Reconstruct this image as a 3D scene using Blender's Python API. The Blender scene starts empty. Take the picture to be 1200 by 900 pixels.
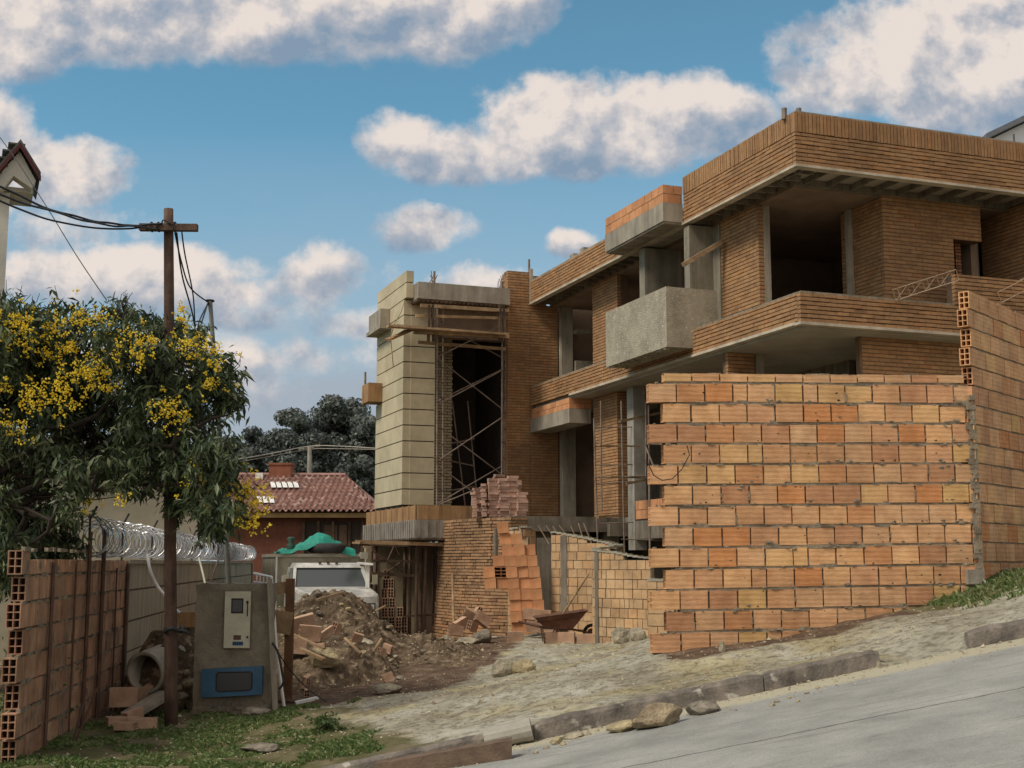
import bpy, math, random
import numpy as np
from mathutils import Vector, Matrix, noise
R = random.Random(7)
SC = bpy.context.scene
COL = SC.collection
# ------------------------------------------------------------------ camera maths (eye at the world origin)
F = 1500.; PT = math.atan(210 / 1500); PC, PS = math.cos(PT), math.sin(PT)
def ray(x, y):
    u = (x - 600) / F; v = (450 - y) / F
    return Vector((u, PC - v * PS, PS + v * PC))
def at(x, y, Y):
    d = ray(x, y); return d * (Y / d.y)
def atz(x, y, z):
    d = ray(x, y); return d * (z / d.z)
AX = Vector((-.347, .938, 0)).normalized(); BX = Vector((AX.y, -AX.x, 0)); UP = Vector((0, 0, 1))
K = at(933, 195, 22); K0 = Vector((K.x, K.y, 0))
def hw(b, a, z): return K0 + BX * b + AX * a + UP * z
def on_a(x, y, a):
    d = ray(x, y); k = (a + K0.dot(AX)) / d.dot(AX); return d * k
def on_b(x, y, b):
    d = ray(x, y); k = (b + K0.dot(BX)) / d.dot(BX); return d * k
FH = Matrix((( BX.x, AX.x, 0, K0.x), (BX.y, AX.y, 0, K0.y), (0, 0, 1, 0), (0, 0, 0, 1)))
# ------------------------------------------------------------------ mesh builder
class MB:
    def __init__(s, fr=None): s.v = []; s.f = []; s.m = []; s.fr = fr; s.q = []; s.fix = None; s.rg = random.Random(99)
    def add(s, vs, fs, mi=0):
        n = len(s.v); s.v.extend([tuple(p) for p in vs]); s.f.extend([tuple(n + i for i in q) for q in fs]); s.m.extend([mi] * len(fs)); s.q.extend([0.] * (len(s.f) - len(fs) - len(s.q))); s.q.extend([s.rg.random() if s.fix is None else s.fix] * len(fs))
    def box(s, o, u, w, n, mi=0):          # corner o, edge vectors u, w, n
        o = Vector(o); u = Vector(u); w = Vector(w); n = Vector(n)
        if u.cross(w).dot(n) < 0: u, w = w, u
        P = [o, o + u, o + u + w, o + w]; P += [p + n for p in P]
        s.add(P, [(3, 2, 1, 0), (4, 5, 6, 7), (0, 1, 5, 4), (1, 2, 6, 5), (2, 3, 7, 6), (3, 0, 4, 7)], mi)
    def bx(s, x0, x1, y0, y1, z0, z1, mi=0):
        s.box((min(x0, x1), min(y0, y1), min(z0, z1)), (abs(x1 - x0), 0, 0), (0, abs(y1 - y0), 0), (0, 0, abs(z1 - z0)), mi)
    def tube(s, p, q, r0, r1=None, seg=6, mi=0): s.path([p, q], [r0, r0 if r1 is None else r1], seg, mi)
    def path(s, pts, rs, seg=6, mi=0):
        pts = [Vector(p) for p in pts]
        if not isinstance(rs, (list, tuple)): rs = [rs] * len(pts)
        n0 = len(s.v); N = len(pts); ref = None
        for i, p in enumerate(pts):
            t = (pts[min(i + 1, N - 1)] - pts[max(i - 1, 0)])
            t = t.normalized() if t.length > 1e-9 else Vector((0, 0, 1))
            if ref is None: ref = Vector((0, 0, 1)) if abs(t.z) < .9 else Vector((1, 0, 0))
            a = t.cross(ref).normalized(); b = t.cross(a).normalized(); ref = -b if b.dot(ref) < 0 else b
            a = t.cross(ref).normalized(); b = a.cross(t)
            for k in range(seg):
                an = 2 * math.pi * k / seg
                s.v.append(tuple(p + a * (math.cos(an) * rs[i]) + b * (math.sin(an) * rs[i])))
        for i in range(N - 1):
            for k in range(seg):
                k2 = (k + 1) % seg
                s.f.append((n0 + i * seg + k, n0 + i * seg + k2, n0 + (i + 1) * seg + k2, n0 + (i + 1) * seg + k)); s.m.append(mi)
        s.f.append(tuple(n0 + k for k in range(seg))[::-1]); s.m.append(mi)
        s.f.append(tuple(n0 + (N - 1) * seg + k for k in range(seg))); s.m.append(mi)
    def beam(s, p, q, w, h, mi=0, up=UP):   # rectangular bar centred on p-q
        p = Vector(p); q = Vector(q); t = q - p; sd = t.cross(Vector(up))
        if sd.length < 1e-6: sd = Vector((1, 0, 0))
        sd.normalize(); u2 = sd.cross(t).normalized()
        s.box(p - sd * w / 2 - u2 * h / 2, t, sd * w, u2 * h, mi)
    def prism(s, poly, z0, z1, mi=0):
        n = len(poly)
        ar = sum(poly[i][0] * poly[(i + 1) % n][1] - poly[(i + 1) % n][0] * poly[i][1] for i in range(n))
        if ar < 0: poly = poly[::-1]
        vs = [(p[0], p[1], z0) for p in poly] + [(p[0], p[1], z1) for p in poly]
        s.add(vs, [tuple(range(n))[::-1], tuple(range(n, 2 * n))] + [(i, (i + 1) % n, n + (i + 1) % n, n + i) for i in range(n)], mi)
    def build(s, name, mats, parent=None, smooth=False):
        if not isinstance(mats, (list, tuple)): mats = [mats]
        M = s.fr if s.fr else Matrix.Identity(4)
        if parent is not None: M = world(parent).inverted() @ M
        me = bpy.data.meshes.new(name)
        A = np.array(s.v, dtype=float)
        if len(A):
            MM = np.array(M); A = A @ MM[:3, :3].T + MM[:3, 3]
        me.from_pydata(A.tolist(), [], s.f)
        for m in mats: me.materials.append(m)
        if len(mats) > 1: me.polygons.foreach_set('material_index', s.m)
        s.q.extend([.5] * (len(s.f) - len(s.q)))
        if len(me.polygons) == len(s.q) and len(s.q): me.attributes.new('rid', 'FLOAT', 'FACE').data.foreach_set('value', s.q)
        if smooth: me.polygons.foreach_set('use_smooth', [True] * len(me.polygons))
        me.update()
        o = bpy.data.objects.new(name, me); COL.objects.link(o)
        if parent is not None: o.parent = parent
        return o
def world(o):
    M = Matrix.LocRotScale(o.location, o.rotation_euler, None)
    return world(o.parent) @ M if o.parent else M
def tag(o, label=None, cat=None, group=None, kind=None):
    if label: o['label'] = label
    if cat: o['category'] = cat
    if group: o['group'] = group
    if kind: o['kind'] = kind
    return o
def thing(name, label, cat, loc=(0, 0, 0), rz=0, group=None):
    o = bpy.data.objects.new(name, None); COL.objects.link(o); o.location = loc; o.rotation_euler = (0, 0, rz); o.empty_display_size = .2
    return tag(o, label, cat, group)
def solo(mb, name, mats, label, cat, loc, group=None, smooth=False, rz=0):   # one-mesh thing with its origin at loc
    M = mb.fr if mb.fr else Matrix.Identity(4)
    mb.fr = Matrix.LocRotScale(Vector(loc), Matrix.Rotation(rz, 3, 'Z').to_quaternion(), None).inverted() @ M
    o = mb.build(name, mats, None, smooth); o.location = loc; o.rotation_euler = (0, 0, rz)
    return tag(o, label, cat, group)
# ------------------------------------------------------------------ materials
def nt(name):
    m = bpy.data.materials.new(name); m.use_nodes = True
    return m, m.node_tree.nodes, m.node_tree.links, m.node_tree.nodes['Principled BSDF']
def N(ns, t, **kw):
    n = ns.new(t)
    for k, v in kw.items():
        if k in n.inputs: n.inputs[k].default_value = v
        else: setattr(n, k, v)
    return n
def rampn(ns, stops, interp='LINEAR'):
    r = ns.new('ShaderNodeValToRGB'); r.color_ramp.interpolation = interp
    e = r.color_ramp.elements
    while len(e) < len(stops): e.new(.5)
    for i, (p, c) in enumerate(stops): e[i].position = p; e[i].color = (*c, 1) if len(c) == 3 else c
    return r
def mul(ns, ls, a, b, f=1., mode='MULTIPLY'):
    m = ns.new('ShaderNodeMix'); m.data_type = 'RGBA'; m.blend_type = mode
    if isinstance(f, (int, float)): m.inputs[0].default_value = f
    else: ls.new(f, m.inputs[0])
    for i, q in ((6, a), (7, b)):
        if isinstance(q, tuple): m.inputs[i].default_value = (*q, 1) if len(q) == 3 else q
        else: ls.new(q, m.inputs[i])
    return m.outputs[2]
def mk(name, c1, c2=None, sc=3., rough=.85, bump=.3, bsc=40., isl=None, islv=.0, stain=.35, stsc=.8, streak=False, flute=None, metal=0., spec=.3, bd=.02, spots=None):
    """mottled surface: two tones by noise, optional per-piece colours, stains, flutes and fine relief"""
    m, ns, ls, P = nt(name)
    tc = N(ns, 'ShaderNodeTexCoord'); co = tc.outputs['Object']
    c2 = c2 or tuple(x * .75 for x in c1)
    n1 = N(ns, 'ShaderNodeTexNoise', Scale=sc, Detail=6., Roughness=.6); ls.new(co, n1.inputs['Vector'])
    r1 = rampn(ns, [(.32, c2), (.68, c1)]); ls.new(n1.outputs['Fac'], r1.inputs[0]); col = r1.outputs[0]
    geo = None
    if isl or islv:
        at_ = N(ns, 'ShaderNodeAttribute', attribute_name='rid'); oi = N(ns, 'ShaderNodeObjectInfo'); sm = N(ns, 'ShaderNodeMath', operation='ADD'); ls.new(at_.outputs['Fac'], sm.inputs[0]); ls.new(oi.outputs['Random'], sm.inputs[1]); geo = N(ns, 'ShaderNodeMath', operation='FRACT'); ls.new(sm.outputs[0], geo.inputs[0])
    if isl:
        r2 = rampn(ns, isl, 'CONSTANT' if len(isl) > 6 else 'LINEAR'); ls.new(geo.outputs[0], r2.inputs[0])
        col = mul(ns, ls, col, r2.outputs[0], 1., 'MULTIPLY')
    if islv:
        mr = N(ns, 'ShaderNodeMapRange'); ls.new(geo.outputs[0], mr.inputs[0]); mr.inputs[3].default_value = 1 - islv; mr.inputs[4].default_value = 1 + islv
        col = mul(ns, ls, col, mr.outputs[0])
    if stain:
        n2 = N(ns, 'ShaderNodeTexNoise', Scale=stsc, Detail=8., Roughness=.7)
        if streak:
            mp = N(ns, 'ShaderNodeMapping'); mp.inputs['Scale'].default_value = (4, 4, .5); ls.new(co, mp.inputs[0]); ls.new(mp.outputs[0], n2.inputs['Vector'])
        else: ls.new(co, n2.inputs['Vector'])
        r3 = rampn(ns, [(.35, (1 - stain,) * 3), (.6, (1, 1, 1))]); ls.new(n2.outputs['Fac'], r3.inputs[0]); col = mul(ns, ls, col, r3.outputs[0])
    if spots:
        n5 = N(ns, 'ShaderNodeTexNoise', Scale=spots[1], Detail=3., Roughness=.5); ls.new(co, n5.inputs['Vector'])
        r5 = rampn(ns, [(spots[2], (0, 0, 0)), (spots[2] + .06, (1, 1, 1))]); ls.new(n5.outputs['Fac'], r5.inputs[0])
        col = mul(ns, ls, col, spots[0], r5.outputs[0], 'MIX')
    hgt = None
    n4 = N(ns, 'ShaderNodeTexNoise', Scale=bsc, Detail=5., Roughness=.65); ls.new(co, n4.inputs['Vector']); hgt = n4.outputs['Fac']
    if flute:
        sp = N(ns, 'ShaderNodeSeparateXYZ'); ls.new(co, sp.inputs[0])
        nw = N(ns, 'ShaderNodeTexNoise', Scale=3.5, Detail=5.); mpn = N(ns, 'ShaderNodeMapping'); mpn.inputs['Scale'].default_value = (1, 1, 7); ls.new(co, mpn.inputs[0]); ls.new(mpn.outputs[0], nw.inputs['Vector'])
        ad = N(ns, 'ShaderNodeMath', operation='MULTIPLY_ADD'); ls.new(nw.outputs['Fac'], ad.inputs[0]); ad.inputs[1].default_value = .035; ls.new(sp.outputs['Z'], ad.inputs[2])
        mm = N(ns, 'ShaderNodeMath', operation='MULTIPLY'); ls.new(ad.outputs[0], mm.inputs[0]); mm.inputs[1].default_value = 2 * math.pi / flute
        si = N(ns, 'ShaderNodeMath', operation='SINE'); ls.new(mm.outputs[0], si.inputs[0])
        r4 = rampn(ns, [(0., (.86, .82, .78)), (.5, (.98, .97, .96)), (1., (1.12, 1.12, 1.1))])
        mr4 = N(ns, 'ShaderNodeMapRange'); mr4.inputs[1].default_value = -1; ls.new(si.outputs[0], mr4.inputs[0]); ls.new(mr4.outputs[0], r4.inputs[0])
        nf = N(ns, 'ShaderNodeTexNoise', Scale=7., Detail=3.); ls.new(mpn.outputs[0], nf.inputs['Vector']); rf_ = rampn(ns, [(.38, (0, 0, 0)), (.6, (1, 1, 1))]); ls.new(nf.outputs['Fac'], rf_.inputs[0]); col = mul(ns, ls, col, r4.outputs[0], rf_.outputs[0])
        a2 = N(ns, 'ShaderNodeMath', operation='MULTIPLY_ADD'); ls.new(si.outputs[0], a2.inputs[0]); a2.inputs[1].default_value = .12; ls.new(hgt, a2.inputs[2]); hgt = a2.outputs[0]
    ls.new(col, P.inputs['Base Color'])
    b = N(ns, 'ShaderNodeBump', Strength=bump, Distance=bd); ls.new(hgt, b.inputs['Height']); ls.new(b.outputs[0], P.inputs['Normal'])
    P.inputs['Roughness'].default_value = rough; P.inputs['Metallic'].default_value = metal; P.inputs['Specular IOR Level'].default_value = spec
    return m
M = {}
M['brick'] = mk('narrow_brick', (.43, .245, .118), (.335, .18, .083), sc=9, isl=[(0, (.78, .76, .74)), (.3, (.93, .92, .9)), (.6, (1, 1, 1)), (.85, (1.1, 1.08, 1.0)), (1, (.98, .84, .72))], stain=.3, stsc=.5, bump=.5)
M['brickr'] = mk('rough_red_brick', (.42, .2, .1), (.28, .13, .07), sc=9, isl=[(0, (.6, .6, .6)), (.5, (1, 1, 1)), (1, (1.2, 1.0, .85))], stain=.35, stsc=.6, bump=.6)
M['mortar'] = mk('brick_mortar', (.12, .08, .05), (.07, .045, .03), sc=6, stain=.3, bump=.6, bsc=60)
PAL = [(0, (1, 1, 1)), (.16, (.97, .90, .84)), (.3, (1.12, 1.08, .98)), (.42, (.92, .76, .64)), (.5, (1.08, 1.10, .94)), (.62, (.98, .90, .88)), (.74, (1.12, 1.08, 1.04)), (.84, (.82, .71, .69)), (.92, (.96, .72, .54)), (.965, (1.0, 1.03, .80))]
M['block'] = mk('clay_block', (.73, .445, .24), (.58, .32, .16), sc=5, isl=PAL, stain=.3, stsc=1.6, bump=.4, flute=.25 / 4.5, bsc=60)
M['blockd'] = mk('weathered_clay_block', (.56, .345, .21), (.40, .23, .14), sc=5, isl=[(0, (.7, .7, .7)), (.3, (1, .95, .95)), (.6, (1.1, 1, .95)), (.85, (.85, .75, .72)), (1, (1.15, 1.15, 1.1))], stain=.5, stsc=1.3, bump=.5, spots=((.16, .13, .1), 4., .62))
M['blockp'] = mk('pale_clay_block', (.62, .43, .25), (.50, .32, .17), sc=5, isl=[(0, (.85, .80, .76)), (.3, (1, .98, .95)), (.6, (1.05, 1.05, 1.02)), (.85, (1.05, .94, .82)), (1, (.95, .92, .9))], stain=.35, stsc=1.5, bump=.5)
M['soffit'] = mk('pale_soffit', (.42, .37, .29), (.34, .295, .23), sc=2, stain=.2, bump=.1)
M['iron'] = mk('weathered_iron', (.20, .205, .18), (.13, .13, .11), sc=6, stain=.3, bump=.2)
M['edge'] = mk('slab_edge', (.60, .52, .40), (.45, .38, .28), sc=3, stain=.35, stsc=2, bump=.3)
M['concl'] = mk('pale_concrete', (.40, .37, .31), (.31, .28, .23), sc=3, stain=.35, stsc=1.2, bump=.3)
M['concl2'] = mk('board_marked_concrete', (.36, .32, .26), (.22, .19, .15), sc=3, stain=.45, stsc=1.6, streak=True, bump=.6, bsc=25)
M['inner'] = mk('inner_partition', (.30, .21, .145), (.22, .15, .10), sc=2, stain=.3, bump=.2)
M['plasterd'] = mk('fin_render', (.30, .265, .195), (.235, .205, .15), sc=4, stain=.35, stsc=1.5, bump=.6, bsc=45, streak=True)
M['sandwall'] = mk('sandy_wall', (.50, .40, .26), (.40, .31, .19), sc=3, stain=.25, stsc=1.5, bump=.5)
M['looseb'] = mk('loose_clay_block', (.60, .40, .27), (.48, .29, .18), sc=5, stain=.4, stsc=2, bump=.5)
M['blocko'] = mk('orange_clay_block', (.62, .31, .15), (.52, .24, .11), sc=5, isl=[(0, (.85, .8, .78)), (.5, (1, 1, 1)), (1, (1.1, 1.05, 1.))], stain=.2, stsc=2, bump=.3)
M['pinkbrick'] = mk('dusty_pink_brick', (.55, .36, .27), (.42, .25, .18), sc=8, isl=[(0, (.75, .75, .75)), (.5, (1, 1, 1)), (1, (1.2, 1.2, 1.2))], stain=.3, bump=.5)
M['mortarg'] = mk('grey_mortar', (.40, .335, .235), (.22, .17, .115), sc=9, stain=.4, stsc=3, bump=.9, bsc=45, bd=.03)
M['conc'] = mk('raw_concrete', (.40, .35, .27), (.29, .25, .19), sc=2.5, stain=.4, stsc=1., streak=True, bump=.4, bsc=30)
M['concd'] = mk('dark_concrete', (.24, .205, .155), (.16, .135, .10), sc=3, stain=.45, stsc=1.2, streak=True, bump=.5, bsc=30)
M['plaster'] = mk('rough_render', (.48, .42, .31), (.38, .33, .235), sc=9, stain=.3, stsc=1.6, bump=1., bsc=38, bd=.035, spots=((.58, .53, .41), 16., .63))
M['panel'] = mk('tan_panel', (.54, .46, .30), (.45, .375, .24), sc=1.5, stain=.22, stsc=1., bump=.2, islv=.06)
M['wallpanel'] = mk('grey_panel', (.42, .36, .26), (.33, .28, .20), sc=2, stain=.35, stsc=1.2, bump=.3, islv=.07, streak=True)
M['post'] = mk('pole_wood', (.15, .09, .062), (.07, .042, .03), sc=4, stain=.5, stsc=3, bump=.5, streak=True)
M['wood'] = mk('weathered_board', (.40, .27, .15), (.26, .17, .09), sc=4, islv=.25, stain=.4, stsc=2., bump=.4)
M['wooddk'] = mk('dark_timber', (.13, .085, .05), (.07, .045, .028), sc=4, islv=.25, stain=.4, stsc=2., bump=.4)
M['form'] = mk('formwork_ply', (.44, .26, .12), (.32, .18, .08), sc=2, islv=.12, stain=.4, stsc=1.5, bump=.3, streak=True)
M['rust'] = mk('rusty_steel', (.16, .09, .06), (.09, .05, .035), sc=8, stain=.3, bump=.3, rough=.75)
M['steel'] = mk('scaffold_steel', (.30, .25, .2), (.16, .10, .07), sc=5, stain=.3, bump=.2, rough=.6)
M['galv'] = mk('razor_wire_steel', (.52, .52, .52), (.34, .34, .34), sc=9, stain=0, bump=0, rough=.35, metal=.7, spec=.5)
M['cable'] = mk('black_cable', (.03, .03, .032), (.02, .02, .02), stain=0, bump=0, rough=.6)
M['white'] = mk('white_paint', (.78, .77, .72), (.70, .68, .62), sc=3, stain=.15, stsc=3, bump=.05, rough=.45)
M['whitetruck'] = mk('truck_white_paint', (.60, .59, .54), (.48, .46, .41), sc=3, stain=.4, stsc=3, bump=.02, rough=.3, spec=.5)
M['beige'] = mk('cream_wall_paint', (.42, .38, .28), (.35, .31, .22), sc=1, stain=.2, bump=.1)
M['cream'] = mk('pale_gable_paint', (.62, .60, .52), (.52, .50, .43), sc=1, stain=.2, bump=.1)
M['boxcream'] = mk('truck_box_paint', (.44, .40, .28), (.36, .32, .22), sc=2, stain=.3, stsc=2, bump=.05, rough=.5)
M['dkred'] = mk('dark_red_trim', (.12, .035, .035), (.08, .025, .025), stain=.2, bump=.1)
M['slate'] = mk('roof_shingle', (.16, .15, .13), (.09, .085, .075), sc=5, islv=.25, bump=.5)
M['tile'] = mk('clay_roof_tile', (.36, .20, .155), (.24, .125, .095), sc=4, islv=.15, stain=.3, stsc=.7, bump=.3, spots=((.5, .38, .32), 4., .60))
M['redwall'] = mk('red_brick_wall', (.19, .07, .042), (.14, .05, .03), sc=6, islv=.2, stain=.2, bump=.4)
M['dark'] = mk('dark_interior', (.05, .035, .025), (.03, .022, .016), stain=0, bump=0)  # near-black standing for shade inside the tower and openings; also print
M['ochre'] = mk('ochre_gutter', (.42, .27, .12), (.3, .19, .08), stain=.2, bump=.1)
M['blue'] = mk('blue_enamel', (.035, .115, .20), (.028, .09, .16), sc=3, stain=.25, stsc=4, bump=.05, rough=.4, spec=.5)
M['meter'] = mk('meter_box_paint', (.55, .53, .40), (.48, .46, .34), sc=3, stain=.2, stsc=4, bump=.03, rough=.45)
M['teal'] = mk('green_tarpaulin', (.03, .34, .25), (.015, .20, .15), sc=6, stain=.3, stsc=4, bump=.5, bsc=14, rough=.6)
M['rubber'] = mk('tyre_rubber', (.045, .042, .04), (.03, .028, .026), sc=6, stain=.3, bump=.3, rough=.8)
M['rockc'] = mk('pale_rock', (.46, .40, .28), (.30, .26, .19), sc=6, stain=.45, stsc=3, bump=1., bsc=22, bd=.04)
M['rocky'] = mk('yellow_rock', (.52, .43, .25), (.36, .29, .17), sc=6, stain=.4, stsc=3, bump=1., bsc=22, bd=.04)
M['rockg'] = mk('grey_rock', (.30, .26, .2), (.19, .16, .12), sc=6, stain=.45, stsc=3, bump=1., bsc=22, bd=.04)
M['rockb'] = mk('earthy_rock', (.42, .34, .21), (.24, .17, .11), sc=6, stain=.45, stsc=3, bump=1., bsc=22, bd=.04)
M['kerb'] = mk('kerb_concrete', (.24, .205, .165), (.14, .12, .10), sc=5, stain=.5, stsc=2.5, bump=.8, bsc=35, spots=((.4, .37, .31), 6., .64))
M['bark'] = mk('tree_bark', (.055, .04, .028), (.03, .022, .016), sc=8, bump=.6)
M['hollow'] = mk('cavity_shade', (.04, .02, .015), (.02, .012, .01), stain=0, bump=0)  # near-black colour stands for the shade inside block holes
def glassmat(name, c, r=.08):
    m, ns, ls, P = nt(name); P.inputs['Base Color'].default_value = (*c, 1); P.inputs['Roughness'].default_value = r; P.inputs['Specular IOR Level'].default_value = .9
    return m
M['glass'] = glassmat('dark_glass', (.02, .02, .022), .3); M['wind'] = glassmat('windscreen_glass', (.05, .06, .06), .22)
M['lamp'] = glassmat('headlight_glass', (.5, .5, .45), .2)
def leafmat(name, stops, tr=.25, rough=.5):
    m, ns, ls, P = nt(name); g = N(ns, 'ShaderNodeNewGeometry'); r = rampn(ns, stops); ls.new(g.outputs['Random Per Island'], r.inputs[0])
    ls.new(r.outputs[0], P.inputs['Base Color']); P.inputs['Roughness'].default_value = rough; P.inputs['Specular IOR Level'].default_value = .35
    t = N(ns, 'ShaderNodeBsdfTranslucent'); ls.new(r.outputs[0], t.inputs[0]); mx = N(ns, 'ShaderNodeMixShader'); mx.inputs[0].default_value = tr
    ls.new(P.outputs[0], mx.inputs[1]); ls.new(t.outputs[0], mx.inputs[2]); ls.new(mx.outputs[0], ns['Material Output'].inputs[0])
    return m
M['leaf'] = leafmat('willow_leaf', [(0, (.022, .036, .016)), (.5, (.055, .082, .034)), (.8, (.12, .155, .065)), (1, (.23, .25, .13))])
M['farleaf'] = leafmat('distant_leaf', [(0, (.05, .062, .052)), (.6, (.12, .14, .12)), (1, (.27, .285, .245))], .3)
M['farleaf2'] = leafmat('dark_distant_leaf', [(0, (.035, .045, .04)), (.6, (.08, .095, .08)), (1, (.17, .185, .155))], .3)
M['flower'] = leafmat('yellow_blossom', [(0, (.66, .44, .02)), (.6, (.86, .65, .04)), (1, (.95, .80, .12))], .3)
M['grassb'] = leafmat('grass_blade', [(0, (.06, .105, .028)), (.5, (.115, .18, .05)), (.8, (.19, .235, .08)), (1, (.30, .27, .14))], .3)
M['weed'] = leafmat('weed_leaf', [(0, (.05, .085, .025)), (1, (.11, .15, .05))], .3)
# ------------------------------------------------------------------ ground heights
def road_z(x, y): return -1.6 + .19 * x
def kerb_y(x): return 11.65 + .14 * x if x < 3.5 else 12.14 + .03 * (x - 3.5)
CP = []
def cp(px, py, Y): p = at(px, py, Y); CP.append((p.x, p.y, p.z))
for x in (-7, -5, -3, -1.6, 0, 1.5, 3, 4.5, 5.5, 7, 9, 13):
    CP.append((x, kerb_y(x) + .12, road_z(x, 0) + (.13 if x > -2 else .13 + (-2 - x) * .11)))
cp(770, 768, 15.05); cp(860, 752, 15.2); cp(950, 738, 15.35); cp(1040, 718, 15.5); cp(1100, 700, 15.6); cp(1140, 683, 15.75); cp(1200, 668, 17.1)
cp(1200, 707, 13.6); cp(1120, 733, 13.3); cp(1000, 765, 13.2); cp(900, 785, 13.1); cp(800, 803, 13.1)
cp(205, 850, 15.8); cp(20, 893, 12.8); cp(143, 824, 18.9); cp(320, 832, 16.9); cp(225, 838, 16.9); cp(340, 822, 17.5); cp(400, 835, 15.5); cp(300, 870, 14.2)
cp(450, 812, 17.5); cp(520, 805, 17.5); cp(600, 790, 18.5); cp(700, 770, 20); cp(560, 765, 23); cp(640, 747, 27.3); cp(705, 752, 25.2); cp(760, 748, 23.4); cp(570, 747, 28.4); cp(520, 752, 27)
CP += [(-6.3, 31, -2.0), (-3, 31, -2.0), (-7, 46, -2.3), (-12, 50, -2.3), (-3, 38, -2.1), (5, 24, -.3), (9, 21, .2), (8, 27, 0), (2, 34, -1.4), (-9, 16, -2.1), (-9, 24, -2.2), (12, 32, .6), (0, 50, -1.8), (14, 17, 1.2)]
for k in range(16):
    an = 2 * math.pi * k / 16; CP.append((90 * math.cos(an), 90 * math.sin(an) + 20, -2.4 + (6 if math.cos(an) > .3 and math.sin(an) > -.3 else 0)))
CPa = np.array(CP)
def tps_fit(P, lam=.02):
    n = len(P); d = np.hypot(P[:, None, 0] - P[None, :, 0], P[:, None, 1] - P[None, :, 1]); Kk = np.where(d > 0, d * d * np.log(d + 1e-12), 0) + np.eye(n) * lam
    Q = np.c_[np.ones(n), P[:, :2]]; L = np.block([[Kk, Q], [Q.T, np.zeros((3, 3))]])
    return np.linalg.solve(L, np.r_[P[:, 2], 0, 0, 0])
W_ = tps_fit(CPa)
def tps(x, y):
    x = np.atleast_1d(x).astype(float); y = np.atleast_1d(y).astype(float)
    d = np.hypot(x[:, None] - CPa[None, :, 0], y[:, None] - CPa[None, :, 1]); r = np.where(d > 0, d * d * np.log(d + 1e-12), 0) @ W_[:-3] + W_[-3] + W_[-2] * x + W_[-1] * y
    far = np.clip((np.hypot(x, y - 20) - 60) / 30, 0, 1); return r * (1 - far) + (-2.4) * far
def gz(x, y): return float(tps(x, y)[0])
# heap of soil
HP = at(378, 690, 23.5)
def heap(x, y):
    h = 0
    for cx, cy, rx, ry, hh in ((HP.x - .1, 23.8, 1.3, 1.9, 1.22), (HP.x + .6, 22.8, 1.15, 1.6, .70), (HP.x + .2, 20.6, 1.5, 1.8, .55), (HP.x + 1.6, 23.2, 1.4, 1.8, .28), (HP.x - .3, 19.0, 1.2, 1.2, .25), (HP.x + 2.1, 21.8, 1.3, 1.2, .10)):
        q = 1 - ((x - cx) / rx) ** 2 - ((y - cy) / ry) ** 2
        if q > 0: h = max(h, hh * q ** .8) + (.25 * min(h, hh * q ** .8))
    if h > 0: h += min(1, h * 4) * .13 * noise.fractal(Vector((x * 2.2, y * 2.2, 3.)), .8, 2.1, 5)
    return h
def sstep(a, b, x): t = max(0., min(1., (x - a) / (b - a))); return t * t * (3 - 2 * t)
def axis(lo, hi, st, far):
    a = list(np.arange(lo, hi + 1e-6, st)); s = st; v = hi
    while v < far: s *= 1.35; v += s; a.append(v)
    s = st; v = lo; b = []
    while v > -far: s *= 1.35; v -= s; b.append(v)
    return np.array(b[::-1] + a)
def surf(x, y, z):    # small relief
    q = noise.fractal(Vector((x * .9, y * .9, 0)), .9, 2.1, 5) * .05 + noise.fractal(Vector((x * 5, y * 5, 1.3)), .8, 2.2, 3) * .016
    return z + q
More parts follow.
